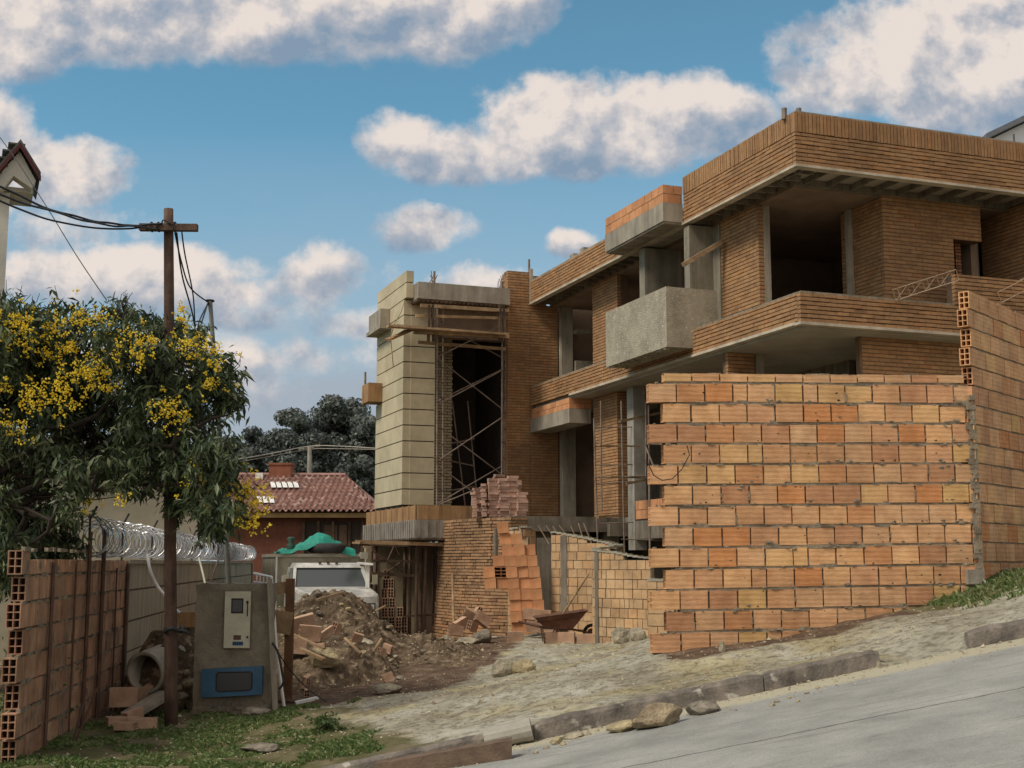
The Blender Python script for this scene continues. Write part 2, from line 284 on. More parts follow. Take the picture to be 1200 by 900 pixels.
def terrain():
    xs = axis(-8, 9, .075, 900); ys = axis(10.7, 33, .075, 1200)
    X, Y = np.meshgrid(xs, ys); Z = np.concatenate([tps(a, b) for a, b in zip(X, Y)]).reshape(X.shape)
    vs = []; cols = []
    for j in range(len(ys)):
        for i in range(len(xs)):
            x, y, z = X[j, i], Y[j, i], Z[j, i]
            near = abs(x) < 14 and 8 < y < 45
            zz = surf(x, y, z) if near else z
            if near:      # wheel ruts and small bank of crusted mud
                w = sstep(18, 22, y) * sstep(-4, -2, x) * (1 - sstep(25, 28, y))
                zz += w * .05 * noise.fractal(Vector((x * 1.4, y * 2.4, 9)), .9, 2.1, 4)
            ky = kerb_y(x)
            gp = sstep(3.25, 3.5, x) * (1 - sstep(4.15, 4.4, x)) * (1 - sstep(.0, 1.1, y - ky))
            if gp > 0: zz = zz * (1 - gp) + (road_z(x, y) + .012 + .02 * noise.noise(Vector((x * 5, y * 5, 0)))) * gp
            if y < ky + .06 and not (gp > .5 and y > ky - .1): zz = min(zz, road_z(x, y) - (.12 if abs(x) < 40 else 8)) if abs(x) < 45 else zz - 0
            vs.append((x, y, zz))
            g = (1 - sstep(-2.4, -.9, x + .6 * noise.noise(Vector((x * 1.1, y * 1.1, 0))) + (y - 14.5) * .35)) * (1 - sstep(16.2, 17.6, y))
            g = max(g, (1 - sstep(20, 26, y)) * (1 - sstep(-6.4, -5.6, x)))
            gr = sstep(4.4, 5.2, x - .9 * (y - 14.6) * -.6) * sstep(14.2, 14.9, y - .02 * x) ; g = max(g, gr if y < 19 else 0)
            so = sstep(16.3, 17.2, y + .5 * noise.noise(Vector((x, y, 4)))) * (1 - sstep(-1.1, .1, x + .45 * noise.noise(Vector((x * 1.6, y * 1.6, 8))) - (y - 20) * .10)) * (1 - sstep(27, 30, y))
            wb = sstep(1.6, 1.9, x) * (1 - sstep(.35, .75, (15.0 + (x - 1.7) * .143) - y + .3 * noise.noise(Vector((x * 1.6, y * 2, 2))))) * (1 if y < 16.4 else 0)
            so = max(so, wb)
            if abs(x) > 14 or y > 34: g = 1
            cols.append((g, so, 0, 1))
    nx = len(xs); fs = [(j * nx + i, j * nx + i + 1, (j + 1) * nx + i + 1, (j + 1) * nx + i) for j in range(len(ys) - 1) for i in range(nx - 1)]
    me = bpy.data.meshes.new('ground'); me.from_pydata(vs, [], fs); ca = me.color_attributes.new('cover', 'FLOAT_COLOR', 'POINT')
    ca.data.foreach_set('color', np.array(cols).ravel()); me.polygons.foreach_set('use_smooth', [True] * len(fs))
    m, ns, ls, P = nt('verge_ground'); tc = N(ns, 'ShaderNodeTexCoord'); co = tc.outputs['Object']
    def nz(s, d=7., r=.62, mp=None):
        n = N(ns, 'ShaderNodeTexNoise', Scale=s, Detail=d, Roughness=r)
        if mp: mm = N(ns, 'ShaderNodeMapping'); mm.inputs['Scale'].default_value = mp; ls.new(co, mm.inputs[0]); ls.new(mm.outputs[0], n.inputs['Vector'])
        else: ls.new(co, n.inputs['Vector'])
        return n.outputs['Fac']
    r = rampn(ns, [(.3, (.23, .205, .15)), (.45, (.35, .325, .245)), (.56, (.42, .40, .315)), (.72, (.52, .50, .415))]); ls.new(nz(1.1), r.inputs[0])
    r2 = rampn(ns, [(.40, (.55, .52, .48)), (.52, (1, 1, 1)), (.7, (1.15, 1.12, 1.05))]); ls.new(nz(8., 7., .75), r2.inputs[0]); c = mul(ns, ls, r.outputs[0], r2.outputs[0])
    ry = rampn(ns, [(.5, (0, 0, 0)), (.62, (1, 1, 1))]); ls.new(nz(.8, 4.), ry.inputs[0]); c = mul(ns, ls, c, (1.04, .98, .78), ry.outputs[0])
    at_ = N(ns, 'ShaderNodeVertexColor', layer_name='cover'); sp = N(ns, 'ShaderNodeSeparateColor'); ls.new(at_.outputs[0], sp.inputs[0])
    rs = rampn(ns, [(.3, (.07, .045, .03)), (.55, (.15, .10, .065)), (.75, (.26, .20, .14))]); ls.new(nz(5.), rs.inputs[0])
    rg = rampn(ns, [(.3, (.06, .06, .025)), (.5, (.12, .115, .05)), (.72, (.24, .19, .125))]); ls.new(nz(2.2), rg.inputs[0])
    def fac(o, s):
        a = N(ns, 'ShaderNodeMath', operation='ADD'); ls.new(o, a.inputs[0]); b = N(ns, 'ShaderNodeMath', operation='MULTIPLY_ADD'); ls.new(nz(s), b.inputs[0]); b.inputs[1].default_value = .9; b.inputs[2].default_value = -.45; ls.new(b.outputs[0], a.inputs[1])
        q = N(ns, 'ShaderNodeMapRange'); q.inputs[1].default_value = .38; q.inputs[2].default_value = .62; ls.new(a.outputs[0], q.inputs[0]); return q.outputs[0]
    c = mul(ns, ls, c, rs.outputs[0], fac(sp.outputs[1], 4.), 'MIX'); c = mul(ns, ls, c, rg.outputs[0], fac(sp.outputs[0], 3.), 'MIX')
    ls.new(c, P.inputs['Base Color']); P.inputs['Roughness'].default_value = .95; P.inputs['Specular IOR Level'].default_value = .15
    b1 = N(ns, 'ShaderNodeBump', Strength=.9, Distance=.06); ls.new(nz(7., 8., .75), b1.inputs['Height'])
    b2 = N(ns, 'ShaderNodeBump', Strength=.7, Distance=.02); ls.new(nz(45., 4., .7), b2.inputs['Height']); ls.new(b1.outputs[0], b2.inputs['Normal']); ls.new(b2.outputs[0], P.inputs['Normal'])
    me.materials.append(m); o = bpy.data.objects.new('ground', me); COL.objects.link(o); tag(o, kind='structure')
terrain()
def build_road():
    m, ns, ls, P = nt('road_concrete'); tc = N(ns, 'ShaderNodeTexCoord'); co = tc.outputs['Object']
    def nz(s, d=6., r=.6, mp=None):
        n = N(ns, 'ShaderNodeTexNoise', Scale=s, Detail=d, Roughness=r)
        if mp: mm = N(ns, 'ShaderNodeMapping'); mm.inputs['Scale'].default_value = mp; mm.inputs['Rotation'].default_value = (0, 0, -.1); ls.new(co, mm.inputs[0]); ls.new(mm.outputs[0], n.inputs['Vector'])
        else: ls.new(co, n.inputs['Vector'])
        return n.outputs['Fac']
    r = rampn(ns, [(.3, (.20, .20, .182)), (.5, (.275, .275, .25)), (.72, (.35, .345, .31))]); ls.new(nz(1.3, 8., .65), r.inputs[0])
    r2 = rampn(ns, [(.32, (.62, .6, .58)), (.44, (1, 1, 1))]); ls.new(nz(1.2, 7., .72, (.6, 4, 1)), r2.inputs[0]); c = mul(ns, ls, r.outputs[0], r2.outputs[0], 1.)
    r5 = rampn(ns, [(.56, (1, 1, 1)), (.66, (.72, .71, .69)), (.72, (1, 1, 1))]); ls.new(nz(2.6, 8., .75, (.35, 2.2, 1)), r5.inputs[0]); c = mul(ns, ls, c, r5.outputs[0], .8)
    r3 = rampn(ns, [(.35, (.8, .8, .8)), (.6, (1.06, 1.06, 1.06))]); ls.new(nz(60., 3., .7), r3.inputs[0]); c = mul(ns, ls, c, r3.outputs[0])
    # a wandering crack with dark filling
    sp = N(ns, 'ShaderNodeSeparateXYZ'); ls.new(co, sp.inputs[0])
    wob = N(ns, 'ShaderNodeMath', operation='MULTIPLY_ADD'); ls.new(nz(2.4, 6., .7), wob.inputs[0]); wob.inputs[1].default_value = .16
    sl = N(ns, 'ShaderNodeMath', operation='MULTIPLY_ADD'); ls.new(sp.outputs['X'], sl.inputs[0]); sl.inputs[1].default_value = -.03; sl.inputs[2].default_value = 0
    ad = N(ns, 'ShaderNodeMath', operation='ADD'); ls.new(sp.outputs['Y'], ad.inputs[0]); ls.new(sl.outputs[0], ad.inputs[1]); ls.new(ad.outputs[0], wob.inputs[2])
    sb = N(ns, 'ShaderNodeMath', operation='SUBTRACT'); ls.new(wob.outputs[0], sb.inputs[0]); sb.inputs[1].default_value = 9.5
    ab = N(ns, 'ShaderNodeMath', operation='ABSOLUTE'); ls.new(sb.outputs[0], ab.inputs[0])
    rc = rampn(ns, [(0., (1, 1, 1)), (.028, (0, 0, 0))]); ls.new(ab.outputs[0], rc.inputs[0]); c = mul(ns, ls, c, (.07, .065, .06), rc.outputs[0], 'MIX')
    # sandy edge near the kerb
    rk = rampn(ns, [(.5, (0, 0, 0)), (.68, (1, 1, 1))]); ds = N(ns, 'ShaderNodeMath', operation='MULTIPLY_ADD'); ls.new(sp.outputs['X'], ds.inputs[0]); ds.inputs[1].default_value = -.075; ls.new(sp.outputs['Y'], ds.inputs[2])
    ms = N(ns, 'ShaderNodeMapRange'); ls.new(ds.outputs[0], ms.inputs[0]); ms.inputs[1].default_value = 11.0; ms.inputs[2].default_value = 11.58; 
    mm2 = N(ns, 'ShaderNodeMath', operation='MULTIPLY_ADD'); ls.new(nz(3.), mm2.inputs[0]); mm2.inputs[1].default_value = .5; a3 = N(ns, 'ShaderNodeMath', operation='MULTIPLY'); ls.new(ms.outputs[0], a3.inputs[0]); a3.inputs[1].default_value = .6; ls.new(a3.outputs[0], mm2.inputs[2]); ls.new(mm2.outputs[0], rk.inputs[0])
    c = mul(ns, ls, c, (.36, .33, .235), rk.outputs[0], 'MIX')
    ls.new(c, P.inputs['Base Color']); P.inputs['Roughness'].default_value = .9; P.inputs['Specular IOR Level'].default_value = .2
    b = N(ns, 'ShaderNodeBump', Strength=.5, Distance=.012); ls.new(nz(70., 5., .7), b.inputs['Height']); ls.new(b.outputs[0], P.inputs['Normal'])
    mb = MB(); xs = list(np.arange(-40, 40.1, 1.)); 
    for i in range(len(xs) - 1):
        a, c2 = xs[i], xs[i + 1]; n = 8
        for k in range(n):
            f0, f1 = k / n, (k + 1) / n; y0a, y0b = -6, -6; ya, yb = kerb_y(a) + .02, kerb_y(c2) + .02
            q = [(a, y0a + (ya - y0a) * f0), (c2, y0b + (yb - y0b) * f0), (c2, y0b + (yb - y0b) * f1), (a, y0a + (ya - y0a) * f1)]
            mb.add([(x, y, road_z(x, y)) for x, y in q], [(0, 1, 2, 3)])
    tag(mb.build('road', m), kind='structure')
build_road()
def kerb_piece(x0, x1, h=.13, w=.14, wear=0.):
    mb = MB(); n = int((x1 - x0) / .06) + 1; rows = []
    for i in range(n + 1):
        x = x0 + (x1 - x0) * i / n; y = kerb_y(x); z = road_z(x, y)
        e = min(1, min(i, n - i) / 3 + .45); j = lambda s: .006 * noise.noise(Vector((x * 5, s * 3.1, 5))) + .004 * noise.noise(Vector((x * 21, s * 2., 7)))
        hh = h * (.72 + .28 * e) + j(1) * 1.6
        rows.append([(x, y - .01 + j(2), z - .1), (x, y + j(3), z + .01), (x, y + .025 + j(4), z + hh * .8), (x, y + .055 + j(6), z + hh), (x, y + w - .02, z + hh + j(5)), (x, y + w, z + hh - .03), (x, y + w, z - .1)])
    vs = [p for r in rows for p in r]; m = 7; fs = []
    for i in range(n):
        for k in range(m - 1): fs.append((i * m + k, (i + 1) * m + k, (i + 1) * m + k + 1, i * m + k + 1))
    fs += [tuple(range(m))[::-1][::-1], tuple(n * m + k for k in range(m))[::-1]]
    mb.add(vs, fs); return mb
kl = [(-6, -2.1), (-2.09, -.20), (.20, 2.3), (2.31, 3.42), (4.27, 6.6), (6.62, 9.)]
for a, b in kl: tag(kerb_piece(a, b, .165 if a > .1 else .15).build('kerb', M['kerb']), kind='structure')
# ------------------------------------------------------------------ masonry
def bricks(mb, o, u, n, w, h, bw, bh, j, bd=.1, jit=.003, thick=None, holes=(), bond=.5, rake=.009, up=UP, rnd=None, gap=None, ragged=None, hj=None, smear=0., **_):
    """bricks (material 0) over a recessed mortar core (material 1). o = lower corner of the outer face, n = outward"""
    rnd = rnd or R; o = Vector(o); u = Vector(u); n = Vector(n); up = Vector(up); row = 0; z = 0; hj = j if hj is None else hj
    while z < h - bh * .35:
        z1 = min(z + bh, h); off = -(bw + hj) * ((row % 2) * bond) ; x = off
        zm = (z + z1) / 2
        cuts = [(a, b) for a, b, c, d in holes if c < zm < d]
        while x < w:
            a, b = max(x, 0.), min(x + bw, w)
            segs = [(a, b)]
            for ca, cb in cuts:
                segs = [s for (p, q) in segs for s in ((p, min(q, ca)), (max(p, cb), q)) if s[1] - s[0] > .02]
            for p, q in segs:
                if q - p < .02: continue
                e = rnd.uniform(-jit, jit)
                if ragged and ragged(p, q, z, row): continue
                dz = rnd.uniform(-jit, jit) * .5
                mb.box(o + u * p + up * (z + dz) + n * e, u * (q - p), up * (z1 - z), -n * (bd + e), 0)
                if smear and rnd.random() < smear:
                    sx = rnd.uniform(p, q - .02); mb.box(o + u * sx + up * (z1 - .004) - n * .02, u * rnd.uniform(.03, .12), up * (j + .008) * rnd.uniform(.5, 1.1), n * rnd.uniform(.014, .026), 1)
            x += bw + hj
        z += bh + j; row += 1
    th = thick or bd + .02
    zs = sorted({0., h} | {q for a, b, c, d in holes for q in (max(0, c), min(h, d))})
    for k in range(len(zs) - 1):
        za, zb = zs[k], zs[k + 1]; zm = (za + zb) / 2; spans = [(0., w)]
        for a, b, c, d in holes:
            if c < zm < d: spans = [s for (p, q) in spans for s in ((p, min(q, a)), (max(q if q < b else b, b) if q > b else q, q)) if s[1] - s[0] > .03]
        for p, q in spans:
            if ragged: p += .16; q -= 0.
            mb.box(o + u * (p + .005) + up * (za + (.005 if k == 0 else 0)) - n * rake, u * (q - p - .01), up * (zb - za - (.006 if k == len(zs) - 2 else 0)), -n * (th - rake), 1)
def hollow(mb, o, u, n, up, L, H, T, ends='a', e=.09, nx=2, nz=3, t=.011):
    """hollow clay block: o corner, u along length, n across thickness; webs visible at the named ends"""
    o = Vector(o); u = Vector(u); n = Vector(n); up = Vector(up); mb.fix = mb.rg.random()
    a = e if 'a' in ends else 0; b = L - (e if 'b' in ends else 0)
    mb.box(o + u * a, u * (b - a), n * T, up * H, 0)
    for en, s0, s1 in (('a', 0, a), ('b', b, L)):
        if en not in ends: continue
        for i in range(nx + 1): mb.box(o + u * s0 + n * ((T - t) * i / nx), u * (s1 - s0), n * t, up * H, 0)
        for k in range(nz + 1):
            for i in range(nx):
                w0 = (T - t) * i / nx + t; w1 = (T - t) * (i + 1) / nx
                mb.box(o + u * s0 + n * w0 + up * ((H - t) * k / nz), u * (s1 - s0), n * (w1 - w0), up * t, 0)
        pl = a - .002 if en == 'a' else b + .002
        mb.add([o + u * pl + n * t + up * t, o + u * pl + n * (T - t) + up * t, o + u * pl + n * (T - t) + up * (H - t), o + u * pl + n * t + up * (H - t)], [(0, 1, 2, 3)], 1)  # dark sheet closing the holes, their inner shade put into its colour
    mb.fix = None
# ------------------------------------------------------------------ block walls
# big wall facing the street
Pw = at(782, 765, 15.0); Wd = Vector((.99, .143, 0)).normalized(); Wu = (UP + Wd * -.0).normalized()
tilt = .0144; Wl = (Wd + UP * tilt).normalized(); Wn = Vector((Wd.y, -Wd.x, 0))
ztop = at(785, 438, 15.0).z; nrow = 13; rowp = (ztop - Pw.z - .09) / nrow
def block_wall():
    root = thing('block_wall', 'large wall of orange hollow clay blocks with toothed left edge facing the street', 'wall', (Pw.x, Pw.y, Pw.z - .6), math.atan2(Wd.y, Wd.x))
    mb = MB(); rr = random.Random(3); Lb = .325; j = .02; bh = rowp - .027; WID = 3.86
    core = MB()
    for r in range(-2, nrow):
        odd = r % 2 == 0; x = -.17 if odd else 0.
        z = r * rowp
        while x < WID - .03:
            L = min(Lb, WID - x)
            if r >= 0 and x < 0.01: L = Lb
            q = Pw + Wl * x + UP * (z + rr.uniform(-.004, .004)) + Wn * rr.uniform(-.006, .006)
            cut = rr.random() < .05 and L == Lb and x > .3
            if cut: L *= .5
            if x <= 0: hollow(mb, q, Wl, -Wn, UP, L, bh, .13, 'a')
            else: mb.box(q, Wl * L + Wn * rr.uniform(-.007, .007) + UP * rr.uniform(-.004, .004), UP * bh + Wn * rr.uniform(-.006, .006), -Wn * .13, 0)
            # squeezed joint mortar
            for _ in range(3):
                if rr.random() < .6: mb.box(q + Wl * rr.uniform(0, L * .75) + UP * (bh - .005 + rr.uniform(-.004, .01)) - Wn * .03, Wl * rr.uniform(.02, .10), UP * rr.uniform(.008, .024), Wn * rr.uniform(.024, .04), 2)
            if rr.random() < .35: mb.box(q + Wl * (L - .002) + UP * rr.uniform(.0, .1) - Wn * .03, Wl * (j * rr.uniform(.5, 1.1)), UP * rr.uniform(.03, .13), Wn * rr.uniform(.024, .036), 2)
            x += L + j * rr.uniform(.8, 1.3)
        mb.box(Pw + Wl * (.03 if odd else .16) + UP * (z + bh - .018) - Wn * .007, Wl * (WID - .17), UP * (rowp - bh + .036), -Wn * .112, 2)
    mb.box(Pw + Wl * .2 + UP * (-2 * rowp + .002) - Wn * .04, Wl * (WID - .22), UP * ((nrow + 2) * rowp - .03), -Wn * .08, 2)
    # thin last course of half-height pieces, and blobs of mortar
    x = .02; z = nrow * rowp
    while x < WID - .3:
        mb.box(Pw + Wl * x + UP * (z + rr.uniform(-.004, .006)), Wl * .325, UP * .093, -Wn * .13, 0); x += .325 + j
    for _ in range(46):
        x = rr.uniform(0, WID - .1); mb.box(Pw + Wl * x + UP * (z + .088) - Wn * rr.uniform(.005, .1), Wl * rr.uniform(.05, .2), UP * rr.uniform(.006, .022), -Wn * .03, 2)
    for _ in range(150):      # trowel smears of mortar beside the joints
        zz = rr.randint(1, nrow - 1) * rowp + rr.gauss(0, .03); xx = rr.uniform(.2, WID - .1) if rr.random() < .7 else rr.uniform(WID - .5, WID - .05); ra = rr.uniform(.012, .04); nn = 7
        c = Pw + Wl * xx + UP * zz + Wn * .013; P = [c + Wd * (math.cos(k * 6.283 / nn) * ra * rr.uniform(.5, 1.8)) + UP * (math.sin(k * 6.283 / nn) * ra * rr.uniform(.3, .8)) - Wn * .01 for k in range(nn)]
        mb.add(P + [c], [(k, (k + 1) % nn, nn) for k in range(nn)], 2)
    for _ in range(70):       # flat near-black flakes painting the shade of chipped holes
        zz = rr.randint(0, nrow - 1) * rowp + rr.choice([.02, bh - .02, bh * .5]); xx = rr.uniform(.2, WID - .1); ra = rr.uniform(.006, .016); nn = 6
        c = Pw + Wl * xx + UP * zz + Wn * .0135; P = [c + Wd * (math.cos(k * 6.283 / nn) * ra * rr.uniform(.6, 1.6)) + UP * (math.sin(k * 6.283 / nn) * ra * rr.uniform(.4, 1.)) for k in range(nn)]
        mb.add(P, [tuple(range(nn))], 1)
    mb.build('block_courses', [M['block'], M['hollow'], M['mortarg']], root)
    # mortar pier where the two walls meet
    pm = MB(); z0 = -.3
    rows = int(3.3 / .06)
    for i in range(rows):
        z = z0 + i * .06; w = .095 + .075 * noise.noise(Vector((0, 0, i * .7)))
        pm.box(Pw + Wl * (WID + .055 - w) + UP * z - Wn * .02, Wl * w, UP * .0605, Wn * (.050 + .03 * noise.noise(Vector((3, 1, i * .9)))), 0)
    pm.build('mortar_seam', M['mortarg'], root)
    return Pw + Wl * (WID + .02)
corner = block_wall()
W2d = Vector((.643, .766, 0)); W2n = Vector((.766, -.643, 0))
def side_wall():
    o = Vector((corner.x, corner.y, 0)) - W2d * .0 + Wn * .03; top = at(1128, 340, o.y).z; root = thing('block_wall', 'tall clay block wall stepping out behind the large wall, hollow block ends showing at its top left', 'wall', (o.x, o.y, -.9), math.atan2(W2d.y, W2d.x))
    mb = MB(); rr = random.Random(5); rp = rowp * .985; bh = rp - .021; r = 0; z = top - bh
    while z > -1.0:
        x = (-.02 if r % 2 else .05) * (1 if r < 5 else 0)
        first = True
        while x < 5.6:
            Lr = .325; L = Lr if not (first and r % 2) else .2
            q = o + W2d * x + UP * (z + rr.uniform(-.004, .004)) + W2n * rr.uniform(-.005, .005)
            if first and r < 5: hollow(mb, q, W2d, -W2n, UP, L, bh, .13, 'a', nz=3)
            else: mb.box(q, W2d * L, UP * bh, -W2n * .13, 0)
            if rr.random() < .6: mb.box(q + W2d * rr.uniform(0, .2) + UP * (bh - .004) - W2n * .02, W2d * rr.uniform(.04, .14), UP * rr.uniform(.006, .02), W2n * rr.uniform(.018, .03), 2)
            x += L + .014; first = False
        mb.box(o + W2d * .12 + UP * (z - (rp - bh) - .01) - W2n * .012, W2d * 5.3, UP * (rp - bh + .02), -W2n * .11, 2)
        z -= rp; r += 1
    mb.box(o + W2d * .16 + UP * (-1.0) - W2n * .013, W2d * 5.3, UP * (top + .97), -W2n * .10, 2)
    mb.build('block_courses', [M['block'], M['hollow'], M['mortarg']], root)
side_wall()
# left wall running away from the viewer
L3 = at(31, 655, 12.8); L3 = Vector((L3.x, L3.y, 0)); D3 = Vector((-.1323, .991, 0)).normalized(); N3 = Vector((D3.y, -D3.x, 0))   # N3 faces +x
ZT3 = at(60, 656, 14).z
def left_wall():
    root = thing('block_wall', 'weathered clay block wall under the tree on the left with toothed near end', 'wall', (L3.x, L3.y, -2.2), math.atan2(D3.y, D3.x))
    mb = MB(); rr = random.Random(8); rp = .262; bh = .236; r = 0; z = -2.2
    while z < ZT3 - .1:
        x = 0. if r % 2 else -.13; first = True
        while x < 6.1:
            L = .30
            q = L3 + D3 * (x + rr.uniform(-.008, .008)) + UP * (z + rr.uniform(-.006, .006)) + N3 * rr.uniform(-.01, .01)
            if first: hollow(mb, q - N3 * .0, D3, -N3, UP, L, bh, .14, 'a', nz=3)
            else: mb.box(q, D3 * L, UP * min(bh, ZT3 - z), -N3 * .14, 0)
            if rr.random() < .9: mb.box(q + D3 * rr.uniform(0, .12) + UP * (bh - .01) - N3 * .03, D3 * rr.uniform(.1, .28), UP * rr.uniform(.02, .05), N3 * rr.uniform(.03, .045), 2)
            x += L + .022; first = False
        z += rp; r += 1
    mb.box(L3 + D3 * .16 + UP * (-2.19) - N3 * .03, D3 * 5.9, UP * (ZT3 + 2.15), -N3 * .10, 2)
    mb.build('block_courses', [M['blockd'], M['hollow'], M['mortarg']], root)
    rb = [(1.05, .02, -.02), (2.3, .012, 0), (3.02, .024, .35), (3.95, .028, .4), (5.1, .012, -.1), (5.95, .024, -.06)]
    for s, rad, up in rb:
        m = MB(); p = L3 + D3 * s + N3 * (.02 + rad); m.path([p - UP * 2.15, p + UP * (-1 ) + D3 * .02, p + UP * (ZT3 + up)], rad, 6); m.build('tie_bar', M['rust'], root)
left_wall()
for s, tx in ((.9, .10), (.98, .2)):
    p = L3 + D3 * (s + .5) + N3 * (.25); m = MB(); z0 = gz(p.x, p.y) - .05; m.tube((p.x, p.y, z0), (p.x + tx, p.y + .1, z0 + .62), .012)
    solo(m, 'steel_rod', M['rust'], 'short rusty rod leaning against the foot of the left block wall', 'rod', (p.x, p.y, z0), 'rods leaning on the left wall')
p = L3 + D3 * 5.2 + N3 * .45; m = MB(); z0 = gz(p.x, p.y) - .05; m.tube((p.x, p.y, z0), (p.x + .16, p.y + .1, z0 + 1.05), .011)
solo(m, 'steel_rod', M['rust'], 'long thin rod standing between the left block wall and the concrete drain pipe', 'rod', (p.x, p.y, z0))
def panel_wall():
    o = L3 + D3 * 6.1; root = thing('panel_wall', 'grey precast panel wall topped with razor wire behind the utility pole', 'wall', (o.x, o.y, -2.3), math.atan2(D3.y, D3.x))
    hs = [ZT3 - .02, at(150, 692, 18.9).z, at(150, 729, 18.9).z, at(150, 766, 18.9).z, at(150, 803, 18.9).z, -2.6]
    mb = MB(); k = 0; x = 0.
    while x < 27:
        for i in range(5):
            z1, z0 = hs[i], hs[i + 1]; mb.box(o + D3 * (x + .008) + UP * (z0 + .012) + N3 * (.012 * ((i + k) % 2)), D3 * 3.984, UP * (z1 - z0 - .03), -N3 * .07, 0)
        x += 4; k += 1
    mb.build('wall_panel', M['wallpanel'], root)
    c = MB(); c.box(o + UP * -2.6 - N3 * .03, D3 * 27, UP * (ZT3 + 2.55), -N3 * .05); c.build('wall_core', M['concd'], root)
    c = MB(); c.box(o + UP * (ZT3 - .035) + N3 * .05, D3 * 27, UP * .05, -N3 * .2); c.build('coping', M['conc'], root)
    for s in (0.04, 27): c = MB(); c.box(o + D3 * (s - .12) + UP * -2.5 + N3 * .05, D3 * .12, UP * (ZT3 + 2.46), -N3 * .2); c.build('wall_post', M['concd'], root)
    return o
o4 = panel_wall()
def razor():
    rr = random.Random(4); st = L3 + D3 * 3.0; L = 30
    root = thing('razor_wire', 'coiled silver razor wire on top of the left wall', 'razor wire', (st.x, st.y, ZT3), 0)
    for kk, (ph, ro, pit, s0) in enumerate(((0, .25, .40, 0), (1.3, .21, .47, .2))):
        mb = MB(); pts = []; n = int(L / pit * 18)
        for i in range(n):
            t = i / n * L; an = 2 * math.pi * i / 18 + ph; r_ = ro * (1 + .16 * noise.noise(Vector((t * 2.2, kk, 0))))
            pts.append(st + D3 * (s0 + t + .05 * noise.noise(Vector((an * .3, 1, kk)))) + N3 * (-.06 + math.cos(an) * r_) + UP * (ZT3 + .05 + ro + math.sin(an) * r_ * (1 + .1 * noise.noise(Vector((t, 5, kk))))))
        mb.path(pts, .0085, 4)
        for i in range(0, n, 3):
            q = pts[i]; d = Vector((rr.uniform(-1, 1), rr.uniform(-1, 1), rr.uniform(-1, 1))).normalized() * .028; e = d.cross(UP).normalized() * .006
            mb.add([q - d, q + e, q + d, q - e], [(0, 1, 2, 3)])
        mb.build('wire_coil', M['galv'], root)
    for s in (.5, 3.0, 6.0, 12, 18, 25):
        mb = MB(); q = st + D3 * s - N3 * .06; mb.path([q + UP * (ZT3 - .2), q + UP * (ZT3 + .52), q + UP * (ZT3 + .68) + N3 * .08], .016, 5); mb.build('bracket_post', M['cable'], root)
    for h in (.18, .42):
        mb = MB(); mb.path([st - N3 * .06 + UP * (ZT3 + h), st + D3 * L - N3 * .06 + UP * (ZT3 + h)], .005, 4); mb.build('line_wire', M['galv'], root)
razor()
# ------------------------------------------------------------------ utility pole, cables
PP = at(201, 852, 15.8); PP.z = gz(PP.x, PP.y) - .1; PTp = at(197.5, 245, 15.8)
def pole():
    root = thing('utility_pole', 'brown wooden utility pole with a short crossarm standing in the grass', 'utility pole', PP)
    mb = MB(); n = 14; mb.path([PP.lerp(PTp, i / n) + Vector((.012 * noise.noise(Vector((0, 0, i))), 0, 0)) for i in range(n + 1)], [.083 - .022 * i / n for i in range(n + 1)], 12); mb.build('shaft', M['post'], root, True)
    mb = MB(); a = at(164, 266.5, 15.7); b = at(231.5, 267, 15.7); mb.beam(a, b, .09, .085); mb.build('crossarm', M['post'], root)
    mb = MB()
    for x in (178, 186, 205):
        c = at(x, 266, 15.7); mb.path([c + Vector((math.cos(t) * .006, math.cos(t) * .065, math.sin(t) * .062)) for t in np.linspace(0, 6.3, 12)], .008, 4)
    c = at(198, 262, 15.72); mb.path([c + Vector((math.cos(t) * .085, math.sin(t) * .085, .03 * math.sin(2 * t))) for t in np.linspace(0, 6.3, 14)], .009, 4)
    mb.build('wire_binding', M['cable'], root)
    mb = MB(); c = at(204, 738, 15.75); mb.path([c + Vector((math.cos(t) * .11, math.sin(t) * .1, .02 * math.sin(3 * t))) for t in np.linspace(0, 6.3, 14)], .028, 5); mb.path([c + Vector((.08, -.06, 0)), c + Vector((.16, -.08, -.015)), c + Vector((.2, -.08, -.04))], .02, 5); mb.build('rope_wrap', M['cable'], root)
pole()
def cable(px, r, label, name='overhead_cable', mat='cable', cat='cable', group=None, wob=.0, jag=0.):
    P3 = [at(*q) for q in px]; pts = []
    for i in range(len(P3) - 1):
        a = P3[max(i - 1, 0)]; b = P3[i]; c = P3[i + 1]; d = P3[min(i + 2, len(P3) - 1)]
        for t in np.linspace(0, 1, 9)[:-1]:
            q = .5 * ((2 * b) + (c - a) * t + (2 * a - 5 * b + 4 * c - d) * t * t + (3 * b - a - 3 * c + d) * t ** 3)
            pts.append(q + Vector((0, jag * noise.noise(Vector((q.x * 5, 3, r * 999))), jag * noise.noise(Vector((q.x * 5, len(px), r * 999)))))) 
    pts.append(P3[-1]); mb = MB(); mb.path(pts, r, 5); return solo(mb, name, M[mat], label, cat, pts[0], group, True)
cable([(-30, 205, 12), (20, 228, 13), (60, 245, 14.2), (110, 259, 15), (150, 264, 15.5), (190, 262, 15.65)], .014, 'thick sagging cable from the left gable to the crossarm, uppermost of three', jag=.03)
cable([(-30, 215, 12), (25, 236, 13), (70, 249, 14.2), (120, 263, 15), (160, 266, 15.5), (186, 268, 15.65)], .013, 'sagging cable twisted just below the uppermost one', jag=.04)
cable([(-30, 222, 12), (20, 244, 13), (60, 258, 14.2), (110, 267, 15), (150, 268, 15.5), (172, 265, 15.65)], .012, 'lowest of three sagging cables reaching the crossarm', jag=.03)
